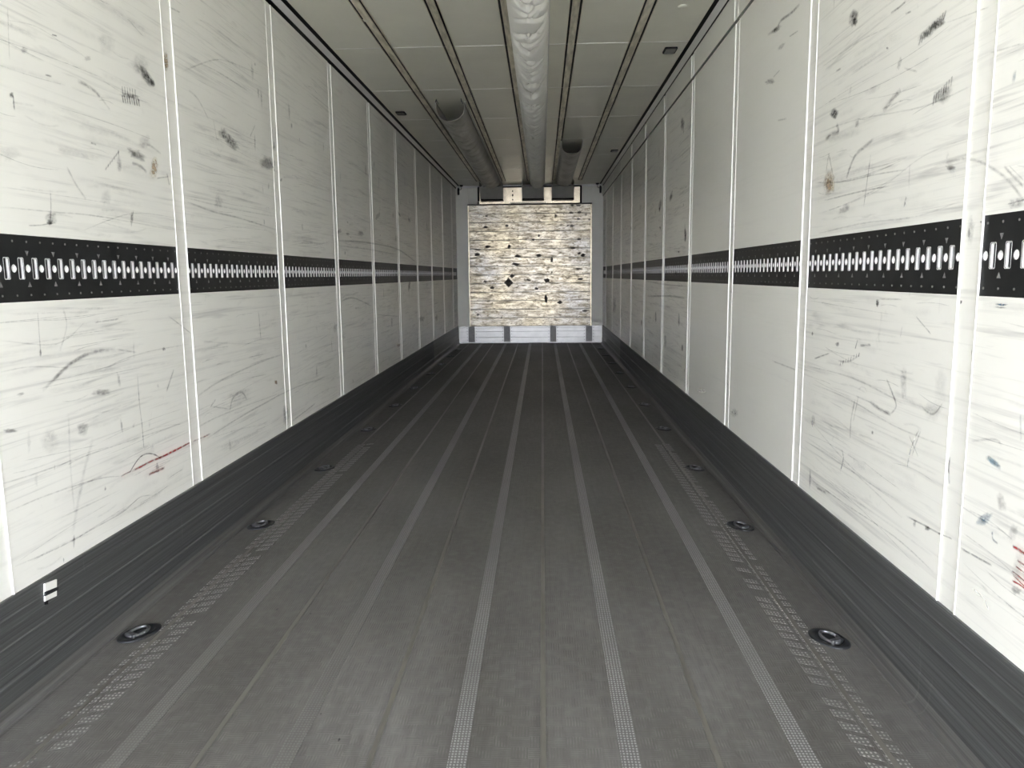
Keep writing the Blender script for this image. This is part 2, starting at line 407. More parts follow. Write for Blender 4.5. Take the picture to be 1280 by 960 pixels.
for n, left in ((1, True), (2, False)):
    X = (lambda d: d) if left else (lambda d: W - d)
    t = tag(MB().prism([(X(0.0), H - 0.034), (X(0.012), H - 0.034), (X(0.048), H - 0.006), (X(0.048), H + 0.013), (X(0.0), H + 0.013)], 'y', Y0, D - 0.004).build('trim_%d' % n, 'cornice'),
            'pale cornice strip between black seals along the %s ceiling edge' % ('left' if left else 'right'), 'trim', kind='structure')
    MB().prism([(X(-0.005), H - 0.048), (X(0.002), H - 0.048), (X(0.014), H - 0.0335), (X(-0.005), H - 0.0335)], 'y', Y0, D - 0.004).build('seal', 'black', t)
    MB().prism([(X(0.044), H - 0.0105), (X(0.064), H - 0.003), (X(0.064), H + 0.012), (X(0.044), H + 0.012)], 'y', Y0, D - 0.004).build('seal', 'black', t)

RAILS = [(0.432, 'leftmost'), (0.838, 'second from left'), (1.240, 'middle'), (1.636, 'second from right'), (2.045, 'rightmost')]
for x, which in RAILS:
    r = empty('ceiling_rail', (x, Y0, H))
    tag(r, 'long aluminium ceiling rail with dark edges, %s of the five' % which, 'rail', 'ceiling rails')
    yl = 12.60 - Y0
    MB().prism([(-0.0215, 0), (-0.0205, -0.007), (0.0205, -0.007), (0.0215, 0)], 'y', 0, yl).build('rail_face', 'rail', r)
    for e in (-1, 1):
        a, b_ = sorted((e * 0.0217, e * 0.034))
        MB().box(a, b_, 0, yl, -0.002, 0.0).build('rubber_edge', 'black', r)
        MB().prism([(e * 0.034, 0), (e * 0.034, -0.0075), (e * 0.0365, -0.0075), (e * 0.0365, 0)], 'y', 0, yl).build('side_lip', 'rail', r)

# ------------------------------------------------------------------ front wall, kick plate, bulkhead
wb = tag(MB().box(-0.09, W + 0.09, D, D + 0.12, -0.1, H + 0.1).build('wall_back', 'back_wall'), 'pale grey front wall at the far end', 'wall', kind='structure')
for x0, x1 in ((0.004, 0.197), (2.272, W - 0.004)):
    MB().box(x0, x1, D - 0.012, D + 0.01, 0.302, H - 0.05).build('side_panel', 'back_wall', wb, bevel=0.002)
MB().box(0.005, W - 0.005, D - 0.016, D + 0.005, H - 0.040, H - 0.006).build('top_trim', 'cornice', wb)

kp = tag(MB().prism([(D - 0.001, 0.002), (D - 0.034, 0.002), (D - 0.040, 0.014), (D - 0.040, 0.105), (D - 0.036, 0.108), (D - 0.036, 0.112), (D - 0.040, 0.115), (D - 0.040, 0.205),
                     (D - 0.036, 0.208), (D - 0.036, 0.212), (D - 0.040, 0.215), (D - 0.040, 0.268), (D - 0.036, 0.271), (D - 0.036, 0.275), (D - 0.040, 0.278), (D - 0.040, 0.296), (D - 0.036, 0.300), (D - 0.001, 0.300)], 'x', 0.014, W - 0.014).build('baseboard_back', 'kick'),
         'bright ribbed aluminium kick plate across the foot of the front wall', 'baseboard', kind='structure')
for x0, x1 in ((0.178, 0.285), (0.783, 0.890), (1.568, 1.672), (2.173, 2.282)):
    b = MB(); y = D - 0.040
    b.box(x0, x1, y - 0.006, y + 0.002, 0.030, 0.294); b.box(x0, x0 + 0.009, y - 0.018, y - 0.005, 0.030, 0.294); b.box(x1 - 0.009, x1, y - 0.018, y - 0.005, 0.030, 0.294)
    br = b.build('bracket', 'bracket', kp)
    rv = MB()
    for xr in (x0 - 0.022, x1 + 0.022):
        for k in range(5):
            zz = 0.06 + k * 0.052
            rv.loft([[(xr + 0.007 * s_ * math.cos(q), y - d_, zz + 0.007 * s_ * math.sin(q)) for q in [2 * math.pi * j / 8 for j in range(8)]] for s_, d_ in ((1, -0.001), (1, 0.003), (0.5, 0.006))])
    tag(rv.build('rivets', 'bracket', br), kind='stuff')

bk = empty('bulkhead', (0, 0, 0)); tag(bk, 'scuffed bright aluminium plank bulkhead at the far end', 'bulkhead')
BX0, BX1, BZ0, BZ1 = 0.205, 2.264, 0.302, 2.312
BY = D - 0.105
MB().box(BX0, BX1, BY + 0.016, BY + 0.09, BZ0 + 0.01, BZ1 - 0.005).build('core', 'bracket', bk)
NP = 14; ph = (BZ1 - BZ0) / NP
for k in range(NP):
    MB().box(BX0 + 0.020, BX1 - 0.020, BY + random.uniform(0.0, 0.0015), BY + 0.018, BZ0 + k * ph + 0.0035, BZ0 + (k + 1) * ph - 0.0035).build('plank', 'plank', bk, bevel=0.0015)
for x0, x1 in ((BX0, BX0 + 0.019), (BX1 - 0.019, BX1)):
    p = MB().box(x0, x1, BY - 0.006, BY + 0.02, BZ0, BZ1).build('edge_profile', 'evap', bk, bevel=0.002)
    sc = MB()
    for k in range(24):
        zz = BZ0 + 0.05 + k * 0.083
        sc.box((x0 + x1) / 2 - 0.004, (x0 + x1) / 2 + 0.004, BY - 0.009, BY - 0.005, zz - 0.004, zz + 0.004)
    tag(sc.build('screws', 'grime', p), kind='stuff')
MB().box(BX0 - 0.004, BX1 + 0.004, BY - 0.01, BY + 0.09, BZ1, BZ1 + 0.014).build('top_profile', 'black', bk)
# dark patches where tape and film tore away (crop pixels of the survey turned into metres)
PATCH = [(383, 570, 34, 40, 1), (400, 537, 20, 16, 1), (420, 478, 40, 14, 0), (227, 427, 24, 16, 0), (388, 390, 16, 18, 0), (535, 435, 24, 12, 0), (270, 293, 18, 8, 0), (700, 293, 22, 10, 0), (705, 401, 20, 9, 0),
         (742, 555, 24, 10, 0), (640, 671, 22, 14, 1), (300, 595, 20, 10, 0), (522, 600, 16, 10, 0), (483, 557, 22, 10, 0), (575, 560, 24, 18, 0), (735, 357, 18, 8, 0), (737, 226, 18, 11, 0), (697, 228, 18, 11, 0), (702, 192, 18, 9, 0),
         (733, 192, 20, 9, 0), (733, 258, 18, 10, 0), (377, 288, 18, 10, 0), (600, 460, 10, 22, 0), (276, 238, 12, 8, 0), (620, 240, 10, 10, 0), (430, 437, 28, 10, 0), (735, 504, 28, 7, 0), (265, 563, 18, 10, 0), (508, 358, 9, 10, 0),
         (536, 338, 10, 14, 0), (765, 715, 26, 9, 0), (225, 730, 14, 12, 0), (680, 290, 8, 8, 0), (770, 238, 8, 8, 0), (785, 262, 8, 8, 0), (735, 427, 14, 10, 0), (755, 437, 20, 16, 0), (600, 520, 8, 8, 0), (230, 404, 30, 6, 0), (570, 655, 12, 40, 0), (345, 745, 8, 8, 0), (280, 390, 26, 12, 0)]
pb = MB()
for cx, cy_, wx, hz, dia in PATCH:
    x = BX0 + (cx - 183) / (798 - 183) * (BX1 - BX0); z = BZ1 - (cy_ - 185) / (790 - 185) * (BZ1 - BZ0)
    a, c = wx / 615 * 2.06 / 2, hz / 605 * 2.01 / 2
    k = 4 if dia else random.choice((4, 5))
    pts = []
    for j in range(k):
        an = 2 * math.pi * j / k + (math.pi / 2 if dia else random.uniform(0, 0.5))
        rr = random.uniform(0.85, 1.15)
        pts.append((x + a * rr * 1.35 * math.cos(an), z + c * rr * 1.35 * math.sin(an)))
    pb.prism([(p, q) for p, q in pts], 'y', BY - 0.002, BY + 0.004)
tag(pb.build('torn_patches', 'grime', bk), kind='stuff')

ev = empty('evaporator_cover'); tag(ev, 'shiny aluminium evaporator cover framed in black above the bulkhead', 'cover')
EX0, EX1, EZ0, EZ1 = 0.398, 2.074, 2.335, 2.600
MB().box(EX0, EX1, D - 0.035, D - 0.001, EZ0, EZ1).build('cover_plate', 'evap', ev, bevel=0.003)
for nm, a in (('frame_top', (EX0 - 0.026, EX1 + 0.026, EZ1, EZ1 + 0.018)), ('frame_left', (EX0 - 0.028, EX0, EZ0, EZ1)), ('frame_right', (EX1, EX1 + 0.028, EZ0, EZ1))):
    MB().box(a[0], a[1], D - 0.046, D - 0.001, a[2], a[3]).build('frame_bar', 'black', ev)
MB().box(EX0 + 0.43, EX1 - 0.9, D - 0.038, D - 0.034, EZ0 + 0.01, EZ1 - 0.012).build('access_panel', 'evap', ev, bevel=0.001)
for zz in (2.40, 2.465, 2.48, 2.54):
    MB().loft([[(0.955 + r_ * math.cos(q), D - 0.035 - d_, zz + r_ * math.sin(q)) for q in [2 * math.pi * j / 8 for j in range(8)]] for r_, d_ in ((0.011, 0.0), (0.011, 0.006), (0.006, 0.009))]).build('bolt', 'black', ev)
pts = [(0.90 + 0.62 * k / 160, D - 0.075 + 0.018 * math.cos(k * 0.75), 2.347 + 0.014 * math.sin(k * 0.75)) for k in range(161)]
tag(MB().tube(pts, 0.005, 6).build('coiled_hose', 'bead', None, smooth=True), 'pale coiled hose lying along the top of the bulkhead', 'hose')
for k, x in enumerate((0.366, 0.398)):
    MB().tube([(x, D - 0.06, 2.325), (x, D - 0.06, 2.372), (x, D - 0.02, 2.392)], 0.009, 8).build('pipe', 'bead', ev, smooth=True)

# ------------------------------------------------------------------ air outlet boxes and fabric ducts
def outlet_box(x0, x1, label):
    t = empty('air_outlet_box', ((x0 + x1) / 2, D, 2.38)); tag(t, label, 'air outlet', 'air outlet boxes')
    hw = (x1 - x0) / 2
    yb, yf = -0.05, -0.52
    z0, zl, zt = 0.0, 0.178, H - 2.38 - 0.001
    face = [(yb, z0), (-0.30, z0 + 0.006), (yf, zl), (yf - 0.006, zl + 0.006), (yf + 0.006, zl + 0.006), (-0.296, z0 + 0.018), (yb, z0 + 0.012)]
    MB().prism(face, 'x', -hw + 0.004, hw - 0.004).build('scoop_face', 'box', t)
    cheek = [(yb, z0), (-0.30, z0), (yf - 0.004, zl), (yf - 0.004, zt), (yb, zt)]
    for e in (-1, 1):
        a, b_ = sorted((e * hw, e * (hw - 0.006)))
        MB().prism(cheek, 'x', a, b_).build('cheek', 'box', t)
    # dark lip round the bottom edge
    MB().prism([(-0.05, -0.006), (-0.315, -0.006), (-0.305, 0.012), (-0.05, 0.0)], 'x', -hw - 0.004, hw + 0.004).build('edge_lip', 'black', t)
    MB().box(-hw + 0.02, hw - 0.02, -0.06, -0.05, 0.02, zt - 0.02).build('mouth', 'black', t)
    return t
outlet_box(0.437, 0.798, 'dark grey sloped air outlet box at the end of the left short duct')
outlet_box(1.120, 1.470, 'dark grey sloped air outlet box at the end of the long white middle duct')
outlet_box(1.605, 1.955, 'dark grey sloped air outlet box at the end of the right short duct')

def duct(name, xc, hw, dep, y0, y1, material, label, amp, seed, group='fabric air ducts'):
    rnd = random.Random(seed)
    t = empty(name, (xc, y0, H)); tag(t, label, 'air duct', group)
    nseg = 36; ny = int((y1 - y0) / 0.014)
    folds = [(rnd.uniform(y0, y1), rnd.uniform(-1, 1), rnd.uniform(0.25, 1.0), rnd.uniform(0.012, 0.034), rnd.uniform(0.06, 0.26) * rnd.choice((1, 1, 1, 1, -0.6)), rnd.uniform(0.25, 0.8)) for _ in range(int((y1 - y0) * 20))]
    folds.sort(); v = []; lo = 0
    for i in range(ny + 1):
        y = y0 + (y1 - y0) * i / ny
        act = [f for f in folds if abs(f[0] - y) < 0.35]
        fadeend = min(1.0, (y1 - y) / 0.5)
        dd = dep * (0.50 + 0.50 * fadeend)
        aa = amp * (1.0 if y < 6.4 else 0.45)
        for j in range(nseg + 1):
            th = math.pi * j / nseg
            s = math.cos(th); base = math.sin(th) ** 0.62
            off = 0.0
            for fy, fs, am, wd, slope, ext in act:
                # v-shaped gathers: the crease bends away from the middle line
                yy = y - fy + slope * abs(s)
                q = yy / wd
                if abs(q) < 3: off += am * math.exp(-q * q) * math.exp(-((s - fs * 0.7) / ext) ** 2)
            off = aa * (off - 0.5) * min(1.0, base * 1.2)
            v.append((s * (hw - 0.3 * off), y - y0, -0.003 - (dd - off) * base))
    fcs = []
    for i in range(ny):
        for j in range(nseg):
            a = i * (nseg + 1) + j; fcs.append((a, a + 1, a + nseg + 2, a + nseg + 1))
    me = mesh('sleeve', v, fcs, True); o = link('sleeve', me, material, t)
    sm = o.modifiers.new('thickness', 'SOLIDIFY'); sm.thickness = 0.003; sm.offset = 0
    for e in (-1, 1):   # hanging hem in its track
        a, b_ = sorted((e * hw, e * (hw + 0.010)))
        MB().box(a, b_, 0.0, y1 - y0, -0.010, 0.0).build('hem_track', 'cornice', t)
    return t
duct('fabric_duct', 1.373, 0.110, 0.160, Y0 + 0.05, 12.625, 'fabric', 'long wrinkled off-white fabric air duct running down the middle of the ceiling', 0.048, 3)
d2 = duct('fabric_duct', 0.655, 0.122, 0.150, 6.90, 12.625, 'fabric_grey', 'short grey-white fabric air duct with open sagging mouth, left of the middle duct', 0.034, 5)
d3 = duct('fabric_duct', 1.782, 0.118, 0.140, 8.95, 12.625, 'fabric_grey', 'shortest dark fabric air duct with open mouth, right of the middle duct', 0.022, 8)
for e in (-0.105, 0.105):
    MB().tube([(e, 0.02, -0.012), (e, -0.10, -0.010), (e * 1.05, -0.14, -0.030), (e, -0.12, -0.004)], 0.004, 6).build('hook', 'steel_bright', d2, smooth=True)
MB().loft([[(-0.02 + 0.022 * s_ * math.cos(q), 2.25 + 0.05 * s_ * math.sin(q), z_) for q in [2 * math.pi * j / 12 for j in range(12)]] for s_, z_ in ((1, -0.128), (1, -0.141), (0.6, -0.146))]).build('patch', 'bead', d2, smooth=True)

# ------------------------------------------------------------------ small lamps
def ceiling_lamp(x, y, label):
    t = empty('ceiling_lamp', (x, y, H)); tag(t, label, 'lamp', 'small ceiling lamps')
    prof = [(-0.035, -0.065), (0.035, -0.065), (0.042, -0.055), (0.042, 0.055), (0.035, 0.065), (-0.035, 0.065), (-0.042, 0.055), (-0.042, -0.055)]
    MB().prism(prof, 'z', -0.010, 0.0).build('housing', 'black', t)
    MB().prism([(a * 0.82, b * 0.86) for a, b in prof], 'z', -0.013, -0.009).build('lens', 'lens', t)
ceiling_lamp(0.152, 7.31, 'small dark rectangular lamp on the ceiling near the left wall')
ceiling_lamp(2.305, 5.47, 'small dark rectangular ceiling lamp near the right wall, nearer one')
ceiling_lamp(2.322, 9.70, 'small dark ceiling lamp near the right wall, farther one')
for x, e, wd in ((0.050, 1, 'left'), (2.410, -1, 'right')):
    t = empty('corner_sensor', (x, D - 0.012, 2.55)); tag(t, 'small black sensor hanging on a cable in the top %s corner of the front wall' % wd, 'sensor', 'corner sensors')
    MB().loft([[(0.018 * r_ * math.cos(q), -0.022 + 0.018 * r_ * math.sin(q), z_) for q in [2 * math.pi * j / 12 for j in range(12)]] for r_, z_ in ((0.5, -0.062), (1, -0.05), (1, 0.035), (0.6, 0.055), (0.3, 0.062))]).build('sensor_body', 'black', t, smooth=True)
    MB().tube([(0, -0.022, 0.055), (e * 0.03, -0.03, 0.02), (e * 0.052, -0.04, 0.035), (e * 0.058, -0.06, 0.07), (e * 0.05, -0.08, 0.088)], 0.004, 6).build('cable', 'black', t, smooth=True)
    MB().loft([[(e * 0.055 + r_ * math.cos(q), -0.08 + r_ * math.sin(q), z_) for q in [2 * math.pi * j / 10 for j in range(10)]] for r_, z_ in ((0.03, 0.094), (0.03, 0.080), (0.018, 0.070))]).build('grommet', 'black', t, smooth=True)

# ------------------------------------------------------------------ lashing rails set into the walls
TH = TZ1 - TZ0; TLEN = PITCHY - 2 * SW - 0.004
NSL = 18; SP = 0.0588
def plate_mesh(length, nsl):
    """plate in local u (along), v (up), face at w=0 looking to +w; slots and round holes cut through"""
    bm = bmesh.new(); loops = []
    u0 = -length / 2
    loops.append([(u0, -TH / 2), (-u0, -TH / 2), (-u0, TH / 2), (u0, TH / 2)])
    us, uc = hole_pos(nsl)
    for u in us: loops.append([(u - 0.011, -0.029), (u + 0.011, -0.029), (u + 0.011, 0.029), (u - 0.011, 0.029)])
    for u in uc: loops.append([(u + 0.0115 * math.cos(q), 0.0115 * math.sin(q)) for q in [2 * math.pi * j / 14 for j in range(14)]])
    es = []
    for lp in loops:
        vs = [bm.verts.new((0, u, v)) for u, v in lp]
        es += [bm.edges.new((vs[i], vs[(i + 1) % len(vs)])) for i in range(len(vs))]
    bmesh.ops.triangle_fill(bm, use_beauty=True, use_dissolve=False, edges=es)
    ret = bmesh.ops.extrude_face_region(bm, geom=bm.faces[:])
    for v in [g for g in ret['geom'] if isinstance(g, bmesh.types.BMVert)]: v.co.x -= 0.003
    bmesh.ops.recalc_face_normals(bm, faces=bm.faces[:])
    me = bpy.data.meshes.new('rail_plate'); bm.to_mesh(me); bm.free(); return me
def hole_pos(nsl):
    us = [(-nsl / 2 + 0.5 + k) * SP for k in range(nsl)]
    uc = [(-nsl / 2 + k) * SP for k in range(nsl + 1)]
    return us, uc
def slot_mb(b, u):
    """pressed slot: rolled bright lip, sloping sides and a floor (x = depth)"""
    def ring(hw, hh, x, c=0.003): return [(x, u - hw + c, -hh), (x, u + hw - c, -hh), (x, u + hw, -hh + c), (x, u + hw, hh - c), (x, u + hw - c, hh), (x, u - hw + c, hh), (x, u - hw, hh - c), (x, u - hw, -hh + c)]
    b.loft([ring(0.0120, 0.0302, -0.001), ring(0.0120, 0.0302, 0.0003), ring(0.0107, 0.0289, 0.0003)], cap=False)
    b.dark = getattr(b, 'dark', []); n0 = len(b.f)
    b.loft([ring(0.0107, 0.0289, 0.0003), ring(0.0103, 0.0285, -0.0016)], cap=False); b.dark += list(range(n0, len(b.f)))
    b.loft([ring(0.0103, 0.0285, -0.0016), ring(0.0098, 0.0280, -0.0080)], cap=False); n0 = len(b.f)
    b.loft([ring(0.0098, 0.0280, -0.0080), ring(0.0140, 0.0320, -0.0081), ring(0.0140, 0.0320, -0.022), ring(0.002, 0.015, -0.0225)], cap=True)
    del b.f[n0 + 24]
    b.dark += list(range(n0, len(b.f)))
def hole_mb(b, u):
    def ring(r, x): return [(x, u + r * math.cos(q), r * math.sin(q)) for q in [2 * math.pi * j / 14 for j in range(14)]]
    b.dark = getattr(b, 'dark', []); n0 = len(b.f)
    b.loft([ring(0.0122, -0.001), ring(0.0117, 0.0002), ring(0.0113, 0.0002), ring(0.0110, -0.0016)], cap=False); b.dark += list(range(n0, len(b.f)))
    b.loft([ring(0.0110, -0.0016), ring(0.0098, -0.004), ring(0.0075, -0.0080), ring(0.0025, -0.0095)], cap=True); del b.f[-2]      # open mouth
def arrow_mb(b, u, v, down):
    s = -1 if down else 1
    n = len(b.v)
    b.v += [(0.0, u - 0.008, v - s * 0.007), (0.0, u + 0.008, v - s * 0.007), (0.0, u, v + s * 0.008), (0.0015, u, v - s * 0.003)]
    b.f += [(n, n + 1, n + 3), (n + 1, n + 2, n + 3), (n + 2, n, n + 3), (n + 2, n + 1, n)]
def two_tone(b, name):
    me = b.mesh(name); me.materials.append(M['zinc']); me.materials.append(M['cavity'])
    dk = set(b.dark)
    for p in me.polygons: p.material_index = 1 if p.index in dk else 0
    return me
PL = plate_mesh(TLEN, NSL)
b = MB(); slot_mb(b, 0); SLOT = two_tone(b, 'slot')
b = MB(); hole_mb(b, 0); HOLE = two_tone(b, 'round_hole')
b = MB(); arrow_mb(b, 0, 0, True); ARD = b.mesh('arrow_mark')
b = MB(); arrow_mb(b, 0, 0, False); ARU = b.mesh('arrow_mark')
us, uc = hole_pos(NSL)
b = MB()
for u in uc:
    for v in (-0.074, 0.074):
        b.loft([[(x_, u + 0.002 + r_ * math.cos(q), v + r_ * math.sin(q)) for q in [2 * math.pi * j / 6 for j in range(6)]] for r_, x_ in ((0.0032, -0.001), (0.0032, 0.001), (0.0015, 0.002))])
RIV = b.mesh('rivets')
b = MB()
for u in us: slot_mb(b, u)
SLOTS = two_tone(b, 'slots')
b = MB()
for u in uc: hole_mb(b, u)
HOLES = two_tone(b, 'round_holes')
b = MB()
for k in range(1, NSL + 1, 2):
    arrow_mb(b, uc[k], 0.042, True); arrow_mb(b, uc[k], -0.044, False)
ARROWS = b.mesh('arrow_marks')
ORD = ['nearest', 'second', 'third', 'fourth', 'fifth', 'sixth', 'seventh', 'eighth', 'ninth', 'tenth']
def rail_panel(side, yc, near, label):
    t = empty('lashing_rail', (-0.002 if side == 'left' else W + 0.002, yc, (TZ0 + TZ1) / 2))
    t.rotation_euler.z = 0 if side == 'left' else math.pi
    tag(t, label, 'lashing rail', 'black lashing rails in the %s wall' % side)
    link('rail_plate', PL, 'track', t)
    if near:
        for u in us: link('slot', SLOT, 'zinc', t, (0, u, 0))
        for u in uc: link('round_hole', HOLE, 'zinc', t, (0, u, 0))
        for k in range(1, NSL + 1, 2):
            link('arrow_mark', ARD, 'arrow', t, (0, uc[k], 0.042)); link('arrow_mark', ARU, 'arrow', t, (0, uc[k], -0.044))
    else:
        tag(link('slots', SLOTS, 'zinc', t), kind='stuff'); tag(link('round_holes', HOLES, 'zinc', t), kind='stuff'); tag(link('arrow_marks', ARROWS, 'arrow', t), kind='stuff')
    tag(link('rivets', RIV, 'bracket', t), kind='stuff')
BAYS = [SEAM0 + PITCHY * (k + 0.5) for k in range(-1, 9)]
for side in ('left', 'right'):
    n = 0
    for k, yc in enumerate(BAYS):
        if side == 'left' and k == 0: continue
        lab = 'black slotted lashing rail section in the %s wall, %s from the camera' % (side, ORD[n] if n else 'nearest')
        if n == 0: lab = 'black slotted lashing rail section in the %s wall, nearest and cut by the picture edge' % side
        rail_panel(side, yc, k <= 3, lab); n += 1
    # short last piece against the front wall
    ya, yb = SEAMS[-1] + SW, D - 0.006
    xx = (-0.005, -0.002) if side == 'left' else (W + 0.002, W + 0.005)
    o = MB().box(xx[0], xx[1], ya, yb, TZ0, TZ1).build('lashing_rail', 'track'); tag(o, 'short end piece of black lashing rail in the %s wall at the front wall' % side, 'lashing rail', 'black lashing rails in the %s wall' % side)
    sl = MB()
    for q in range(8):
        u = ya + 0.05 + q * SP
        sl.box(*(sorted(((0.0 if side == 'left' else W), (-0.004 if side == 'left' else W + 0.004)))), u - 0.01, u + 0.01, (TZ0 + TZ1) / 2 - 0.028, (TZ0 + TZ1) / 2 + 0.028)
    tag(sl.build('slots', 'zinc', o), kind='stuff')

# ------------------------------------------------------------------ floor lashing rings
def make_ring():
    t = empty('lashing_ring', (0, 0, 0))
    def el(a, b_, z, n=28): return [(b_ * math.cos(q), a * math.sin(q), z) for q in [2 * math.pi * j / n for j in range(n)]]
    MB().loft([el(0.076, 0.052, -0.002), el(0.075, 0.051, 0.003), el(0.068, 0.046, 0.0055), el(0.058, 0.040, 0.0060), el(0.053, 0.037, 0.0045), el(0.050, 0.034, 0.0012), el(0.030, 0.02, 0.0008)]).build('cup', 'steel', t, smooth=True)
    n = 26
    pts = [(0.024 * math.cos(2 * math.pi * j / n), 0.036 * math.sin(2 * math.pi * j / n) - 0.004, 0.0075 + 0.003 * math.sin(2 * math.pi * j / n)) for j in range(n + 1)]
    MB().tube(pts, 0.0052, 8).build('ring', 'steel_bright', t, smooth=True)
    MB().box(-0.022, 0.022, -0.040, -0.020, 0.001, 0.0135).build('hinge_lug', 'steel_bright', t, bevel=0.003)
    return t
ring0 = make_ring()
RY = [2.352, 3.462, 4.537, 5.734, 6.821, 7.913, 9.06, 10.06, 11.07, 12.1]
first = True
for side, x, rz in (('left', 0.108, -0.42), ('right', W - 0.112, 0.42)):
    for i, y in enumerate(RY):
        r = ring0 if first else copy_tree(ring0); first = False
        r.location = (x, y, 0.0002); r.rotation_euler.z = rz
        ordn = ['nearest'] + ORD[1:]
        lab = 'oval steel lashing ring in the floor along the %s wall, %s from the camera' % (side, ordn[i])
        tag(r, lab, 'lashing ring', 'floor lashing rings')

# bright torn corner of metal on the left scuff plate
t = empty('torn_metal_tab', (0.0105, 2.075, 0.265)); tag(t, 'small bright torn metal tab on the left scuff plate', 'metal tab')
MB().prism([(-0.030, -0.020), (0.022, -0.026), (0.030, 0.022), (-0.024, 0.030)], 'x', -0.001, 0.0035).build('bright_plate', 'bead', t)
MB().prism([(-0.032, -0.004), (0.028, -0.010), (0.030, -0.001), (-0.028, 0.008)], 'x', 0.002, 0.006).build('bent_edge', 'steel', t)
MB().prism([(-0.030, -0.030), (-0.018, -0.034), (-0.016, -0.020), (-0.029, -0.016)], 'x', 0.0, 0.003).build('hook_end', 'black', t)

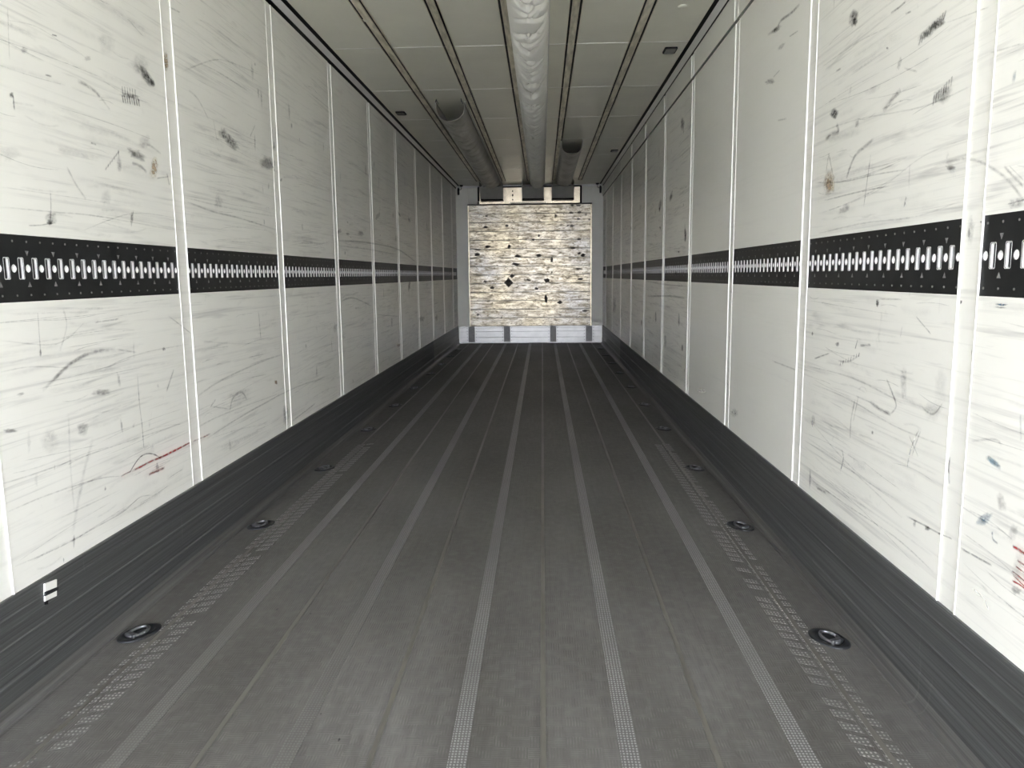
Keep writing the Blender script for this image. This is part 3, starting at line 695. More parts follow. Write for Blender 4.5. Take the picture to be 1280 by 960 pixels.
# ------------------------------------------------------------------ scuffs, scratches, stains and painted dent shading on the side walls
# (wall, stroke or blob, points (y, z) in metres, width, colour, strength)
MARKS = [
('L','s',[(2.714,1.815),(2.714,1.786)],0.0059,0,0.5),
('L','s',[(2.73,1.817),(2.73,1.788)],0.0059,0,0.5),
('L','s',[(2.747,1.819),(2.747,1.79)],0.0059,0,0.5),
('L','s',[(2.764,1.821),(2.764,1.792)],0.006,0,0.5),
('L','s',[(2.781,1.823),(2.781,1.794)],0.006,0,0.5),
('L','s',[(2.799,1.826),(2.799,1.796)],0.0061,0,0.5),
('L','s',[(2.709,1.784),(2.714,1.759)],0.0082,0,0.85),
('L','s',[(2.724,1.786),(2.729,1.76)],0.0083,0,0.85),
('L','s',[(2.739,1.787),(2.744,1.762)],0.0083,0,0.85),
('L','s',[(2.754,1.789),(2.759,1.763)],0.0083,0,0.85),
('L','s',[(2.77,1.791),(2.775,1.765)],0.0084,0,0.85),
('L','s',[(2.785,1.792),(2.79,1.766)],0.0084,0,0.85),
('L','s',[(2.801,1.794),(2.806,1.768)],0.0085,0,0.85),
('L','s',[(2.817,1.796),(2.822,1.769)],0.0085,0,0.85),
('L','b',[(2.758,1.792),(0.063,0.009),(-0.003,-0.008)],0,0,0.6),
('L','b',[(2.892,1.887),(0.029,0.014),(0.034,-0.024)],0,0,0.8),
('L','b',[(2.92,1.878),(0.015,0.008),(0.019,-0.01)],0,0,0.9),
('L','b',[(2.846,1.923),(0.074,0.02),(-0.005,-0.029)],0,0,0.22),
('L','b',[(2.858,1.898),(0.044,-0.008),(-0.025,-0.019)],0,0,0.25),
('L','s',[(2.45,1.769),(2.502,1.766),(2.538,1.76),(2.571,1.748)],0.0109,0,0.5),
('L','s',[(2.571,1.748),(2.625,1.717)],0.0079,0,0.2),
('L','s',[(2.576,1.527),(2.567,1.515)],0.0056,0,0.6),
('L','s',[(2.59,1.537),(2.58,1.525)],0.0056,0,0.6),
('L','s',[(2.603,1.548),(2.594,1.536)],0.0056,0,0.6),
('L','s',[(2.617,1.558),(2.607,1.546)],0.0057,0,0.6),
('L','s',[(2.631,1.569),(2.621,1.557)],0.0057,0,0.6),
('L','s',[(2.645,1.58),(2.635,1.568)],0.0057,0,0.6),
('L','s',[(2.659,1.591),(2.649,1.578)],0.0057,0,0.6),
('L','b',[(2.773,1.594),(0.058,-0.006),(-0.015,-0.016)],0,0,0.65),
('L','s',[(2.739,1.562),(2.795,1.559),(2.84,1.541)],0.0109,0,0.5),
('L','b',[(2.897,1.564),(0.025,0.002),(-0.017,-0.039)],0,1,0.8),
('L','s',[(2.82,1.644),(2.891,1.641),(2.957,1.625)],0.0088,0,0.35),
('L','b',[(2.844,1.651),(0.037,0.006),(-0.003,-0.024)],0,0,0.25),
('L','s',[(2.138,1.658),(2.137,1.618)],0.0046,0,0.6),
('L','b',[(2.131,1.656),(0.009,0.002),(-0.001,-0.007)],0,0,0.7),
('L','b',[(2.204,1.793),(0.013,0.003),(-0.001,-0.01)],0,0,0.4),
('L','s',[(2.262,1.41),(2.259,1.37),(2.249,1.326)],0.0039,0,0.5),
('L','b',[(2.251,1.336),(0.027,0.002),(-0.003,-0.018)],0,0,0.45),
('L','b',[(2.246,1.323),(0.014,0.001),(-0.002,-0.008)],0,0,0.6),
('L','s',[(2.15,1.309),(2.202,1.313),(2.272,1.325)],0.0038,0,0.45),
('L','b',[(2.71,1.368),(0.009,0.001),(-0.009,-0.027)],0,0,0.5),
('L','s',[(2.355,1.497),(2.39,1.452),(2.442,1.408)],0.0083,0,0.28),  # slight dent, its shade drawn as a faint dark stroke
('L','b',[(3.643,1.783),(0.036,0.017),(0.075,-0.023)],0,0,0.7),
('L','b',[(3.557,1.809),(0.042,0.007),(-0.004,-0.021)],0,0,0.5),
('L','b',[(3.569,1.793),(0.023,0.004),(-0.002,-0.01)],0,0,0.6),
('L','b',[(4.121,1.756),(0.114,0.016),(-0.005,-0.032)],0,0,0.55),
('L','s',[(4.153,1.774),(4.228,1.724)],0.0145,0,0.8),
('L','b',[(4.325,1.691),(0.022,0.003),(-0.002,-0.009)],0,0,0.6),
('L','b',[(4.238,1.856),(0.021,0.004),(0.003,-0.026)],0,0,0.5),
('L','s',[(2.994,1.558),(3.008,1.515)],0.0091,0,0.5),
('L','b',[(3.05,1.983),(0.019,0.005),(0.003,-0.034)],0,1,0.95),
('L','s',[(2.912,1.53),(3.005,1.547)],0.0051,0,0.5),
('L','s',[(3.182,1.979),(3.503,2.108),(3.731,2.153),(4.129,2.19)],0.0063,0,0.22),
('L','s',[(3.361,2.057),(3.567,2.068),(3.904,2.065)],0.0062,0,0.25),
('L','s',[(3.148,1.466),(3.401,1.446),(3.702,1.439),(4.211,1.413)],0.0078,0,0.4),
('L','s',[(3.106,1.482),(3.588,1.476),(4.212,1.484)],0.0063,0,0.25),
('L','s',[(3.232,1.92),(3.321,1.9),(3.41,1.838)],0.0086,0,0.28),
('L','b',[(3.461,1.495),(0.044,0.004),(-0.004,-0.03)],0,0,0.25),
('L','s',[(3.104,2.2),(3.203,2.209)],0.0068,0,0.4),
('L','s',[(2.289,1.748),(2.32,1.75)],0.005,0,0.6),
('L','s',[(2.494,1.59),(2.524,1.589)],0.0054,0,0.6),
('L','s',[(2.338,1.873),(2.363,1.876)],0.0041,0,0.6),
('L','b',[(2.516,1.853),(0.017,0.005),(-0.002,-0.008)],0,0,0.4),
('L','b',[(2.637,1.933),(0.053,0.015),(-0.005,-0.033)],0,0,0.13),
('L','s',[(3.97,1.919),(3.892,1.849)],0.0068,0,0.35),
('L','b',[(2.103,1.498),(0.042,0.006),(-0.002,-0.018)],0,0,0.16),
('L','s',[(2.151,1.89),(2.142,1.801),(2.138,1.749)],0.0037,0,0.25),
('L','s',[(2.143,1.853),(2.271,1.874),(2.409,1.859)],0.003,0,0.2),
('L','b',[(2.558,1.428),(0.03,0.003),(-0.005,-0.028)],0,0,0.16),
('L','s',[(2.78,2.056),(2.889,2.027)],0.0037,0,0.2),
('L','s',[(3.462,1.846),(3.485,1.764)],0.006,0,0.25),
('L','s',[(2.042,1.351),(2.254,1.355),(2.512,1.36),(3.015,1.345)],0.0043,0,0.25),
('L','s',[(2.05,1.404),(2.341,1.407),(2.578,1.408)],0.003,0,0.2),
('L','s',[(2.413,1.311),(2.724,1.387),(3.05,1.393)],0.0035,0,0.22),
('L','s',[(2.141,0.842),(2.21,0.871),(2.264,0.893),(2.339,0.915),(2.436,0.927),(2.539,0.924)],0.0106,0,0.38),
('L','s',[(2.192,0.866),(2.274,0.902),(2.378,0.927)],0.0093,0,0.35),
('L','s',[(2.539,0.924),(2.672,0.898)],0.0059,0,0.2),
('L','s',[(2.865,0.729),(2.902,0.77),(2.936,0.805)],0.0079,0,0.5),
('L','b',[(2.436,0.792),(0.051,-0.007),(-0.002,-0.011)],0,0,0.5),
('L','b',[(2.317,0.694),(0.029,-0.006),(-0.003,-0.019)],0,0,0.35),
('L','b',[(1.992,0.754),(0.024,-0.005),(-0.001,-0.006)],0,0,0.6),
('L','b',[(2.048,0.845),(0.015,0.001),(0.001,-0.004)],0,0,0.5),
('L','s',[(2.665,0.823),(2.663,0.716),(2.669,0.639),(2.669,0.542)],0.0048,0,0.45),
('L','s',[(2.154,1.065),(2.151,0.995),(2.149,0.939)],0.0039,0,0.4),
('L','b',[(2.149,0.95),(0.005,-0.001),(-0.002,-0.01)],0,0,0.6),
('L','s',[(2.507,0.491),(2.575,0.492)],0.0046,2,0.6),
('L','s',[(2.575,0.491),(2.634,0.491),(2.714,0.493),(2.793,0.49),(2.915,0.492),(3.047,0.493)],0.0076,2,0.95),
('L','s',[(3.053,0.493),(3.135,0.49),(3.221,0.49)],0.0071,2,0.6),
('L','s',[(2.735,0.494),(2.871,0.489),(3.021,0.494)],0.0052,2,0.8),
('L','s',[(2.563,0.489),(2.601,0.511),(2.645,0.527),(2.694,0.526),(2.743,0.51),(2.787,0.484)],0.0049,0,0.95),
('L','s',[(2.687,0.448),(2.741,0.447),(2.808,0.444)],0.0087,2,0.6),
('L','s',[(2.703,0.449),(2.767,0.444)],0.0062,0,0.6),
('L','s',[(2.214,0.384),(2.265,0.485),(2.305,0.564),(2.366,0.652)],0.0146,0,0.16),
('L','s',[(2.252,0.753),(2.238,0.603),(2.236,0.449)],0.0082,0,0.14),
('L','b',[(2.22,0.363),(0.006,-0.002),(-0.003,-0.018)],0,0,0.4),
('L','b',[(2.163,0.323),(0.003,-0.001),(-0.001,-0.007)],0,0,0.5),
('L','b',[(2.162,0.609),(0.003,0.0),(-0.001,-0.008)],0,0,0.4),
('L','b',[(2.062,0.707),(0.008,-0.001),(-0.004,-0.029)],0,0,0.15),
('L','b',[(2.15,0.688),(0.036,-0.017),(-0.024,-0.029)],0,0,0.14),
('L','b',[(2.87,0.892),(0.013,-0.001),(-0.001,-0.006)],0,0,0.95),
('L','b',[(4.072,0.597),(0.024,-0.003),(-0.002,-0.012)],0,1,0.9),
('L','s',[(3.112,0.668),(3.326,0.699),(3.61,0.719),(3.943,0.733),(4.189,0.735)],0.0083,0,0.35),
('L','s',[(3.093,0.541),(3.379,0.548),(4.128,0.529)],0.0064,0,0.25),
('L','b',[(3.574,0.597),(0.131,-0.02),(-0.006,-0.037)],0,0,0.13),
('L','s',[(3.436,0.538),(3.487,0.603),(3.594,0.615),(3.653,0.568)],0.0097,0,0.28),
('L','s',[(3.239,0.604),(3.3,0.628)],0.0074,0,0.45),
('L','s',[(3.257,0.604),(3.421,0.565)],0.0061,0,0.3),
('L','s',[(3.873,0.991),(3.884,0.839)],0.0106,0,0.35),
('L','b',[(4.195,0.4),(0.041,-0.007),(-0.007,-0.048)],0,0,0.5),
('L','s',[(1.949,0.54),(2.127,0.537),(2.375,0.517),(2.507,0.491)],0.0041,0,0.3),
('L','s',[(1.954,0.385),(2.135,0.369),(2.313,0.367),(2.499,0.367),(2.618,0.384),(2.715,0.363)],0.0043,0,0.3),
('L','s',[(1.934,0.621),(2.076,0.613),(2.428,0.604),(3.035,0.582)],0.0043,0,0.3),
('L','s',[(1.978,0.916),(2.105,0.915),(2.264,0.893)],0.0038,0,0.25),
('L','s',[(2.922,1.015),(3.032,0.967),(3.104,0.933)],0.0055,0,0.35),
('L','s',[(2.467,0.864),(2.577,0.883),(2.77,0.894),(3.082,0.892)],0.005,0,0.25),
('L','s',[(3.184,0.477),(3.621,0.504),(4.306,0.522),(4.861,0.508)],0.0073,0,0.35),
('L','s',[(4.308,0.339),(4.761,0.365)],0.0082,0,0.4),
('L','s',[(1.99,0.999),(2.224,0.969),(2.373,1.022)],0.004,0,0.2),
('L','s',[(2.43,1.02),(2.576,1.023)],0.0057,0,0.4),
('L','s',[(2.273,1.07),(2.282,1.017),(2.238,0.946)],0.0062,0,0.2),
('L','b',[(2.409,0.475),(0.005,-0.002),(-0.001,-0.008)],0,0,0.5),
('L','b',[(2.306,0.45),(0.185,-0.004),(0.002,-0.003)],0,0,0.2),
('R','s',[(2.229,1.758),(2.214,1.782)],0.0077,0,0.55),
('R','s',[(2.214,1.761),(2.199,1.785)],0.0076,0,0.55),
('R','s',[(2.199,1.764),(2.185,1.788)],0.0076,0,0.55),
('R','s',[(2.185,1.767),(2.17,1.791)],0.0075,0,0.55),
('R','s',[(2.171,1.769),(2.157,1.793)],0.0075,0,0.55),
('R','s',[(2.157,1.772),(2.143,1.796)],0.0074,0,0.55),
('R','s',[(2.143,1.775),(2.129,1.799)],0.0074,0,0.55),
('R','s',[(2.129,1.778),(2.116,1.801)],0.0073,0,0.55),
('R','s',[(2.116,1.781),(2.103,1.804)],0.0073,0,0.55),
('R','s',[(2.103,1.783),(2.09,1.806)],0.0073,0,0.55),
('R','b',[(2.16,1.782),(-0.058,0.008),(-0.019,-0.015)],0,0,0.6),
('R','b',[(2.123,1.783),(-0.029,-0.001),(-0.012,-0.012)],0,0,0.5),
('R','s',[(2.127,1.581),(2.123,1.608)],0.0064,0,0.5),
('R','s',[(2.114,1.585),(2.111,1.612)],0.0064,0,0.5),
('R','s',[(2.102,1.589),(2.099,1.616)],0.0064,0,0.5),
('R','s',[(2.09,1.593),(2.087,1.619)],0.0063,0,0.5),
('R','s',[(2.078,1.596),(2.075,1.623)],0.0063,0,0.5),
('R','s',[(2.066,1.6),(2.063,1.627)],0.0063,0,0.5),
('R','s',[(2.054,1.604),(2.051,1.63)],0.0062,0,0.5),
('R','s',[(2.043,1.608),(2.04,1.634)],0.0062,0,0.5),
('R','b',[(2.085,1.599),(-0.04,0.008),(-0.023,-0.018)],0,0,0.45),
('R','b',[(2.696,1.974),(-0.034,-0.013),(0.008,-0.021)],0,0,0.7),
('R','b',[(2.68,1.959),(-0.017,-0.005),(-0.001,-0.013)],0,0,0.6),
('R','b',[(2.826,1.701),(-0.033,-0.011),(0.014,-0.013)],0,0,0.85),
('R','s',[(2.802,1.662),(2.78,1.632),(2.836,1.636),(2.906,1.628)],0.0135,0,0.55),
('R','b',[(2.621,1.627),(-0.016,-0.004),(0.004,-0.011)],0,0,0.5),
('R','s',[(2.32,1.665),(2.367,1.652),(2.43,1.628)],0.0144,0,0.45),
('R','s',[(2.484,1.56),(2.544,1.547),(2.615,1.533),(2.657,1.504),(2.689,1.465)],0.0112,0,0.5),
('R','s',[(2.502,1.516),(2.516,1.45),(2.535,1.359)],0.0044,0,0.5),
('R','b',[(2.847,1.473),(-0.048,-0.007),(0.002,-0.038)],0,1,0.6),
('R','s',[(2.863,1.573),(2.894,1.461)],0.0037,1,0.6),
('R','s',[(2.863,1.573),(2.787,1.449)],0.0037,1,0.6),
('R','b',[(2.838,1.455),(-0.041,-0.005),(-0.002,-0.02)],0,1,0.7),
('R','s',[(2.99,1.486),(2.722,1.458),(2.482,1.45),(2.25,1.437)],0.0045,0,0.35),
('R','s',[(2.888,1.411),(2.604,1.41),(2.361,1.404)],0.0045,0,0.5),
('R','b',[(2.693,1.366),(-0.043,0.007),(-0.017,-0.011)],0,0,0.4),
('R','s',[(2.899,1.367),(2.549,1.392),(2.32,1.426)],0.0045,0,0.2),
('R','s',[(2.414,1.9),(2.361,1.899),(2.317,1.902)],0.0061,0,0.6),
('R','s',[(2.32,1.868),(2.284,1.864)],0.005,0,0.5),
('R','s',[(3.695,2.214),(3.558,2.202),(3.499,2.215),(3.364,2.202),(3.253,2.201)],0.012,0,0.55),
('R','b',[(3.558,2.198),(-0.065,-0.004),(-0.02,-0.013)],0,0,0.6),
('R','b',[(3.632,1.999),(-0.069,-0.012),(-0.011,-0.013)],0,0,0.55),
('R','b',[(3.485,2.106),(-0.048,0.001),(-0.021,-0.011)],0,0,0.4),
('R','s',[(3.375,2.114),(3.257,2.103)],0.0057,0,0.4),
('R','s',[(3.583,2.005),(3.487,2.012)],0.0061,0,0.4),
('R','s',[(3.495,1.805),(3.364,1.789)],0.0074,0,0.35),
('R','s',[(2.101,1.426),(2.027,1.426),(1.95,1.422),(1.869,1.4),(1.793,1.364),(1.753,1.338),(1.708,1.302)],0.0073,0,0.38),
('R','b',[(2.017,1.41),(-0.024,-0.005),(0.001,-0.005)],0,0,0.55),
('R','b',[(1.736,1.299),(-0.027,0.004),(-0.008,-0.01)],0,0,0.45),
('R','s',[(1.789,1.382),(1.749,1.355),(1.712,1.33)],0.0068,0,0.4),
('R','s',[(1.77,1.381),(1.714,1.344)],0.003,0,0.3),
('R','b',[(2.338,1.741),(-0.012,-0.004),(0.006,-0.016)],0,0,0.35),
('R','s',[(2.307,1.72),(2.226,1.691)],0.0059,0,0.25),
('R','b',[(1.905,1.251),(-0.016,-0.001),(0.001,-0.031)],0,0,0.3),
('R','b',[(1.911,1.244),(-0.005,-0.001),(-0.001,-0.012)],0,0,0.5),
('R','b',[(1.861,1.267),(-0.006,0.0),(-0.001,-0.003)],0,0,0.95),
('R','b',[(1.925,1.08),(-0.004,0.0),(0.0,-0.005)],0,0,0.9),
('R','b',[(2.4,1.062),(-0.006,0.0),(-0.001,-0.01)],0,0,0.6),
('R','b',[(1.759,1.08),(-0.022,0.0),(0.0,-0.003)],0,3,0.8),
('R','b',[(1.761,1.074),(-0.021,0.0),(0.0,-0.002)],0,0,0.5),
('R','b',[(1.777,1.567),(-0.007,-0.002),(0.003,-0.013)],0,3,0.35),
('R','b',[(5.818,2.225),(-0.081,-0.015),(-0.005,-0.047)],0,0,0.6),
('R','b',[(6.276,1.757),(-0.063,-0.008),(0.046,-0.041)],0,0,0.5),
('R','b',[(6.85,1.743),(-0.075,-0.008),(0.061,-0.05)],0,0,0.5),
('R','b',[(5.623,1.439),(-0.038,-0.002),(-0.008,-0.071)],0,0,0.3),
('R','s',[(2.988,1.663),(2.634,1.643),(2.185,1.591),(1.929,1.59)],0.0042,0,0.2),
('R','s',[(2.933,1.37),(2.475,1.394),(2.168,1.459),(1.927,1.469)],0.0041,0,0.18),
('R','s',[(2.966,1.892),(2.666,1.888),(2.421,1.865)],0.0046,0,0.22),
('R','s',[(2.831,1.842),(2.786,1.841)],0.0061,0,0.5),
('R','b',[(2.424,1.806),(-0.007,-0.002),(-0.001,-0.004)],0,0,0.6),
('R','s',[(1.881,1.645),(1.752,1.63)],0.0039,0,0.25),
('R','s',[(2.088,1.773),(1.895,1.749)],0.0034,0,0.25),
('R','b',[(2.515,1.709),(-0.061,0.0),(-0.013,-0.012)],0,0,0.15),
('R','s',[(2.924,1.297),(2.538,1.308),(2.184,1.303),(1.952,1.325)],0.0042,0,0.2),
('R','s',[(2.665,0.837),(2.657,0.854)],0.0053,0,0.6),
('R','s',[(2.643,0.844),(2.635,0.861)],0.0052,0,0.6),
('R','s',[(2.621,0.851),(2.613,0.867)],0.0052,0,0.6),
('R','s',[(2.599,0.858),(2.592,0.874)],0.0052,0,0.6),
('R','s',[(2.578,0.864),(2.57,0.88)],0.0051,0,0.6),
('R','s',[(2.557,0.871),(2.55,0.887)],0.0051,0,0.6),
('R','s',[(2.536,0.877),(2.529,0.893)],0.005,0,0.6),
('R','s',[(2.516,0.883),(2.509,0.899)],0.005,0,0.6),
('R','s',[(2.685,0.852),(2.592,0.86),(2.511,0.889)],0.0065,0,0.3),
('R','b',[(2.395,1.06),(-0.008,0.0),(0.001,-0.012)],0,0,0.7),
('R','s',[(2.384,1.074),(2.234,1.077)],0.0046,0,0.3),
('R','b',[(2.949,0.926),(-0.01,0.001),(-0.001,-0.007)],0,0,0.8),
('R','b',[(2.699,0.908),(-0.016,0.001),(-0.001,-0.007)],0,0,0.8),
('R','s',[(2.529,0.938),(2.544,0.906)],0.0063,0,0.6),
('R','s',[(2.506,0.921),(2.426,0.931)],0.0074,0,0.4),
('R','s',[(2.515,0.755),(2.449,0.754),(2.397,0.753)],0.0049,0,0.35),
('R','s',[(2.408,0.753),(2.328,0.743),(2.263,0.742)],0.0104,0,0.6),
('R','s',[(2.263,0.743),(2.232,0.771),(2.261,0.804),(2.304,0.84)],0.0068,0,0.5),
('R','s',[(2.523,0.745),(2.548,0.67),(2.546,0.606)],0.0063,0,0.4),  # dent: shade painted on as a dark stroke, wall stays flat
('R','s',[(2.5,0.755),(2.529,0.667)],0.005,0,0.3),
('R','s',[(2.09,0.732),(2.116,0.693),(2.138,0.644),(2.141,0.611)],0.0063,4,0.5),  # dent highlight painted as a white stroke
('R','s',[(2.081,0.73),(2.102,0.691),(2.121,0.649)],0.0052,0,0.35),
('R','s',[(2.144,0.703),(2.085,0.657)],0.0042,0,0.4),
('R','s',[(2.613,0.558),(2.595,0.529),(2.616,0.477)],0.0065,4,0.5),
('R','b',[(2.907,0.591),(-0.012,0.003),(-0.002,-0.014)],0,4,0.6),
('R','b',[(2.38,0.663),(-0.007,0.002),(-0.001,-0.006)],0,0,0.6),
('R','s',[(2.917,0.834),(2.766,0.871)],0.0057,0,0.5),
('R','s',[(2.937,0.596),(2.616,0.53),(2.393,0.504),(2.159,0.506)],0.005,0,0.2),
('R','s',[(2.9,0.373),(2.53,0.381),(2.193,0.393),(1.969,0.377)],0.0048,0,0.35),
('R','s',[(2.836,0.361),(2.739,0.367)],0.0083,0,0.5),
('R','s',[(2.132,0.475),(2.024,0.483),(1.954,0.486),(1.945,0.488)],0.005,0,0.6),
('R','s',[(1.849,0.485),(1.786,0.488),(1.716,0.492)],0.0053,0,0.6),
('R','s',[(1.954,0.486),(1.889,0.494)],0.0038,0,0.5),
('R','b',[(2.082,0.47),(-0.008,0.002),(-0.001,-0.01)],0,0,0.5),
('R','b',[(2.013,0.479),(-0.013,0.002),(0.003,-0.006)],0,0,0.6),
('R','s',[(1.927,0.695),(1.928,0.66),(1.92,0.626)],0.0077,0,0.75),
('R','b',[(1.859,0.96),(-0.004,0.001),(-0.001,-0.013)],0,0,0.85),
('R','b',[(2.024,0.795),(-0.025,0.03),(-0.034,-0.004)],0,0,0.16),
('R','b',[(1.994,0.865),(-0.028,0.004),(-0.006,-0.044)],0,0,0.12),
('R','s',[(2.086,0.794),(2.023,0.785),(1.979,0.822)],0.005,0,0.3),
('R','s',[(2.147,1.033),(2.06,0.992)],0.0042,0,0.4),
('R','s',[(1.766,0.731),(1.744,0.725),(1.712,0.72)],0.0095,3,0.6),
('R','b',[(1.744,0.728),(-0.025,-0.004),(0.006,-0.007)],0,3,0.5),
('R','b',[(1.759,0.588),(-0.024,0.019),(-0.012,-0.005)],0,3,0.55),
('R','s',[(1.726,0.569),(1.721,0.553),(1.701,0.549)],0.0051,3,0.6),
('R','s',[(1.66,0.851),(1.65,0.795)],0.0066,3,0.3),
('R','b',[(1.652,0.59),(-0.016,0.002),(0.007,-0.019)],0,0,0.25),
('R','s',[(1.649,0.562),(1.63,0.562),(1.599,0.56)],0.0065,2,0.95),
('R','s',[(1.629,0.538),(1.596,0.536)],0.004,2,0.9),
('R','s',[(1.633,0.523),(1.594,0.52)],0.0032,2,0.8),
('R','s',[(1.644,0.508),(1.618,0.506),(1.585,0.501)],0.0032,2,0.95),
('R','s',[(1.641,0.501),(1.583,0.489)],0.0032,2,0.8),
('R','s',[(1.641,0.487),(1.612,0.489),(1.58,0.486)],0.004,2,0.95),
('R','b',[(1.623,0.472),(-0.016,0.003),(0.003,-0.009)],0,0,0.5),
('R','b',[(1.625,0.527),(-0.015,0.004),(0.005,-0.04)],0,0,0.2),
('R','s',[(1.841,0.525),(1.711,0.516),(1.601,0.498)],0.0034,0,0.25),
('R','s',[(1.824,0.588),(1.736,0.589),(1.648,0.575)],0.0035,0,0.3),
('R','s',[(1.783,0.408),(1.739,0.404),(1.717,0.386)],0.0052,4,0.6),
('R','s',[(1.884,0.589),(1.782,0.583),(1.676,0.582)],0.0035,0,0.25),
('R','s',[(2.962,0.524),(2.546,0.508),(2.154,0.463)],0.0051,0,0.22),
('R','s',[(2.925,0.738),(2.576,0.736),(2.234,0.712),(1.919,0.716)],0.0048,0,0.25),
('R','s',[(2.954,0.8),(2.553,0.81),(2.196,0.786)],0.0051,0,0.2),
('R','s',[(1.837,0.754),(1.746,0.778),(1.716,0.771)],0.0061,0,0.25),
('R','s',[(3.444,0.768),(3.106,0.767)],0.0065,0,0.3),
('R','b',[(4.943,0.409),(-0.126,0.014),(0.009,-0.014)],0,4,0.5),
('R','b',[(4.093,0.418),(-0.08,0.015),(-0.002,-0.02)],0,4,0.3),
('L','b',[(8.483,1.765),(0.071,0.01),(0.058,-0.024)],0,0,0.7),
('L','b',[(7.894,1.777),(0.043,0.007),(0.067,-0.022)],0,0,0.6),
('L','b',[(7.555,1.74),(0.025,0.002),(-0.005,-0.032)],0,0,0.5),
('L','b',[(6.844,1.68),(0.06,-0.003),(-0.091,-0.037)],0,0,0.4),
('L','b',[(8.362,1.058),(0.074,-0.002),(-0.042,-0.062)],0,0,0.8),
('L','s',[(8.352,0.995),(8.315,0.907)],0.0108,0,0.5),
('L','b',[(6.188,1.499),(0.084,-0.009),(-0.052,-0.019)],0,0,0.5),
('L','b',[(5.524,1.478),(0.037,-0.008),(-0.05,-0.015)],0,0,0.5),
('L','b',[(5.76,1.473),(0.037,-0.006),(-0.027,-0.009)],0,0,0.5),
('L','b',[(5.663,1.33),(0.02,0.001),(-0.001,-0.012)],0,0,0.5),
('L','b',[(7.673,1.524),(0.044,0.002),(-0.006,-0.033)],0,0,0.5),
('L','b',[(7.629,0.473),(0.085,0.005),(0.056,-0.018)],0,1,0.6),
('L','b',[(7.328,0.732),(0.041,-0.003),(-0.008,-0.047)],0,0,0.4),
('L','b',[(9.166,0.652),(0.258,-0.007),(0.028,-0.031)],0,0,0.5),
('L','s',[(5.491,1.413),(6.507,1.436),(7.789,1.422),(8.908,1.307)],0.014,0,0.5),
('L','s',[(5.485,1.378),(6.498,1.381),(7.691,1.37)],0.0099,0,0.3),
('L','s',[(5.49,0.984),(5.861,0.997),(6.485,0.909)],0.0103,0,0.35),
('L','b',[(5.305,0.806),(0.043,-0.003),(-0.006,-0.034)],0,0,0.35),
('L','b',[(9.763,1.773),(0.043,0.002),(-0.009,-0.052)],0,0,0.5),
('L','b',[(10.474,0.59),(0.134,-0.007),(-0.008,-0.045)],0,0,0.5),
('L','s',[(6.67,0.829),(7.678,0.761)],0.0093,0,0.3),
('R','b',[(5.622,1.429),(-0.038,-0.002),(-0.005,-0.047)],0,0,0.7),
('R','b',[(6.875,1.709),(-0.039,-0.003),(-0.003,-0.022)],0,0,0.6),
('R','b',[(5.881,1.317),(-0.036,-0.001),(-0.001,-0.007)],0,0,0.6),
('R','b',[(6.809,1.546),(-0.047,-0.003),(-0.001,-0.014)],0,0,0.5),
('R','s',[(7.601,0.939),(6.387,0.975),(5.571,0.983)],0.0141,0,0.45),
('R','b',[(6.993,0.777),(-0.051,0.002),(-0.005,-0.045)],0,0,0.6),
('R','b',[(7.993,0.655),(-0.053,0.003),(-0.003,-0.034)],0,0,0.7),
('R','b',[(5.81,0.815),(-0.035,0.002),(-0.006,-0.05)],0,0,0.6),
('R','b',[(5.649,0.62),(-0.04,0.004),(-0.002,-0.022)],0,0,0.7),
('R','b',[(6.433,0.599),(-0.061,0.005),(-0.006,-0.055)],0,0,0.4),
('R','b',[(11.0,0.705),(-0.248,0.01),(-0.009,-0.105)],0,0,0.4),
('R','b',[(9.027,1.677),(-0.067,-0.004),(-0.003,-0.028)],0,0,0.5),
('R','b',[(5.972,1.16),(-0.051,0.0),(-0.002,-0.013)],0,0,0.6),
('R','b',[(10.063,0.657),(-0.105,0.005),(-0.007,-0.075)],0,0,0.3),
('R','s',[(7.616,1.084),(6.398,1.067),(5.517,1.066)],0.0113,0,0.3),
]

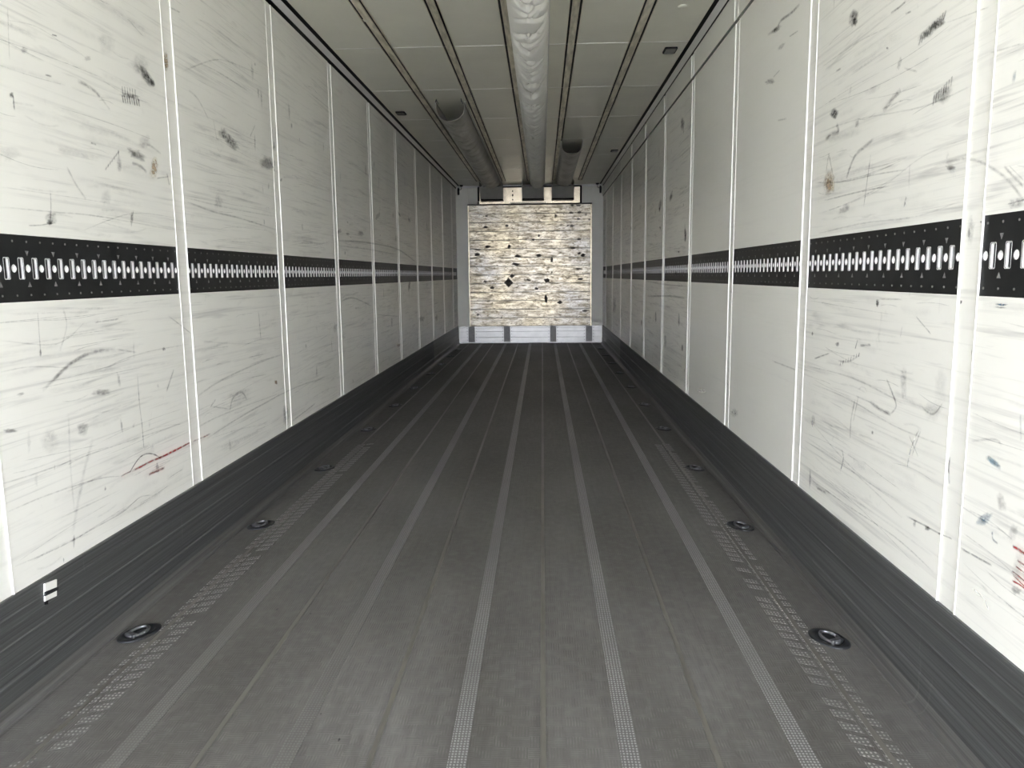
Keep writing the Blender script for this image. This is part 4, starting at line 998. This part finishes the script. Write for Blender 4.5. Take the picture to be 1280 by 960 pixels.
MCOL = [(0.055, 0.054, 0.052), (0.50, 0.39, 0.26), (0.55, 0.02, 0.015), (0.10, 0.24, 0.36), (0.95, 0.95, 0.93)]
class Marks:
    def __init__(s): s.v = []; s.f = []; s.c = []; s.n = 0
    def put(s, y, z, col, a, side):
        e = 0.0006 + 0.00002 * (s.n % 20)
        s.v.append((e if side == 'L' else W - e, y, z)); s.c.append((*col, a))
    def stroke(s, side, pts, wd, col, al):
        s.n += 1; P = [Vector(p) for p in pts]; Q = []
        for i in range(len(P) - 1):
            p0 = P[max(i - 1, 0)]; p1 = P[i]; p2 = P[i + 1]; p3 = P[min(i + 2, len(P) - 1)]
            for k in range(6):
                t = k / 6
                Q.append(0.5 * ((2 * p1) + (p2 - p0) * t + (2 * p0 - 5 * p1 + 4 * p2 - p3) * t * t + (3 * p1 - p0 - 3 * p2 + p3) * t ** 3))
        Q.append(P[-1]); n = len(s.v); m = len(Q)
        for i, q in enumerate(Q):
            d = (Q[min(i + 1, m - 1)] - Q[max(i - 1, 0)]); d.normalize(); nn = Vector((-d.y, d.x)) * wd * 0.75
            t = i / (m - 1); a = 1.2 * al * min(1.0, 6 * t + 0.15, 6 * (1 - t) + 0.15) * random.uniform(0.7, 1.0)
            s.put(*(q - nn), col, 0.0, side); s.put(*q, col, a, side); s.put(*(q + nn), col, 0.0, side)
        for i in range(m - 1):
            for j in (0, 1): s.f.append((n + 3 * i + j, n + 3 * i + j + 1, n + 3 * i + j + 4, n + 3 * i + j + 3))
    def blob(s, side, c, u, v, col, al):
        s.n += 1; n = len(s.v); K = 16; c = Vector(c); u = Vector(u); v = Vector(v)
        s.put(*c, col, al, side)
        wob = [random.uniform(0.75, 1.2) for _ in range(K)]
        for r, f in ((0.45, 0.95), (0.8, 0.6), (1.2, 0.0)):
            for j in range(K):
                q = 2 * math.pi * j / K; p = c + (u * math.cos(q) + v * math.sin(q)) * r * wob[j]
                s.put(*p, col, al * f, side)
        for j in range(K):
            j2 = (j + 1) % K; s.f.append((n, n + 1 + j, n + 1 + j2))
            for r in (0, 1): s.f.append((n + 1 + r * K + j, n + 1 + (r + 1) * K + j, n + 1 + (r + 1) * K + j2, n + 1 + r * K + j2))
    def build(s, parent):
        me = mesh('scuffs_and_dent_shading', s.v, s.f); at = me.color_attributes.new('mark', 'FLOAT_COLOR', 'POINT')
        for i, c in enumerate(s.c): at.data[i].color = c
        o = link('scuffs_and_dent_shading', me, 'marks', parent); tag(o, kind='stuff'); o.visible_shadow = True; return o
mk = {'L': Marks(), 'R': Marks()}
for side, kind, P, wd, ci, al in MARKS:
    if kind == 's': mk[side].stroke(side, P, wd, MCOL[ci], al)
    else: mk[side].blob(side, P[0], P[1], P[2], MCOL[ci], al)
rs = random.Random(21)
for side in 'LR':
    for k in range(-1, 10):
        ya = SEAM0 + PITCHY * k + SW + 0.01; yb = min(ya + PITCHY - 2 * SW - 0.02, D - 0.03)
        if yb < 1.3: continue
        if side == 'R' and k in (1, 2): continue
        for j in range(120):
            z = rs.choice((rs.uniform(HS + 0.03, TZ0 - 0.02), rs.uniform(HS + 0.03, TZ0 - 0.02), rs.uniform(TZ1 + 0.02, 2.4), rs.uniform(TZ1 + 0.02, 1.85)))
            ln = min(rs.uniform(0.05, 0.35) * rs.choice((1, 1, 2.2)), yb - ya); y = rs.uniform(ya, yb - ln)
            sl = rs.gauss(0.02, 0.05); bow = rs.gauss(0, 0.006)
            lo, hi = (HS + 0.01, TZ0 - 0.008) if z < TZ0 else (TZ1 + 0.008, 2.44)
            pts = [(y + ln * t, min(hi, max(lo, z + sl * ln * t + bow * math.sin(math.pi * t)))) for t in (0, 0.33, 0.66, 1)]
            mk[side].stroke(side, pts, *rs.choice(((0.0018, MCOL[0], 0.36), (0.0025, MCOL[0], 0.24), (0.006, MCOL[0], 0.13), (0.012, MCOL[0], 0.09), (0.02, MCOL[0], 0.07))))
        for j in range(9):
            z = rs.choice((rs.uniform(HS + 0.06, TZ0 - 0.06), rs.uniform(TZ1 + 0.06, 2.3))); y = rs.uniform(ya + 0.05, yb - 0.05)
            mk[side].blob(side, (y, z), (rs.uniform(0.004, 0.02), rs.uniform(-0.004, 0.004)), (rs.uniform(-0.004, 0.004), rs.uniform(0.006, 0.05)), MCOL[0], rs.uniform(0.15, 0.5))
mk['L'].build(wall_l); mk['R'].build(wall_r)
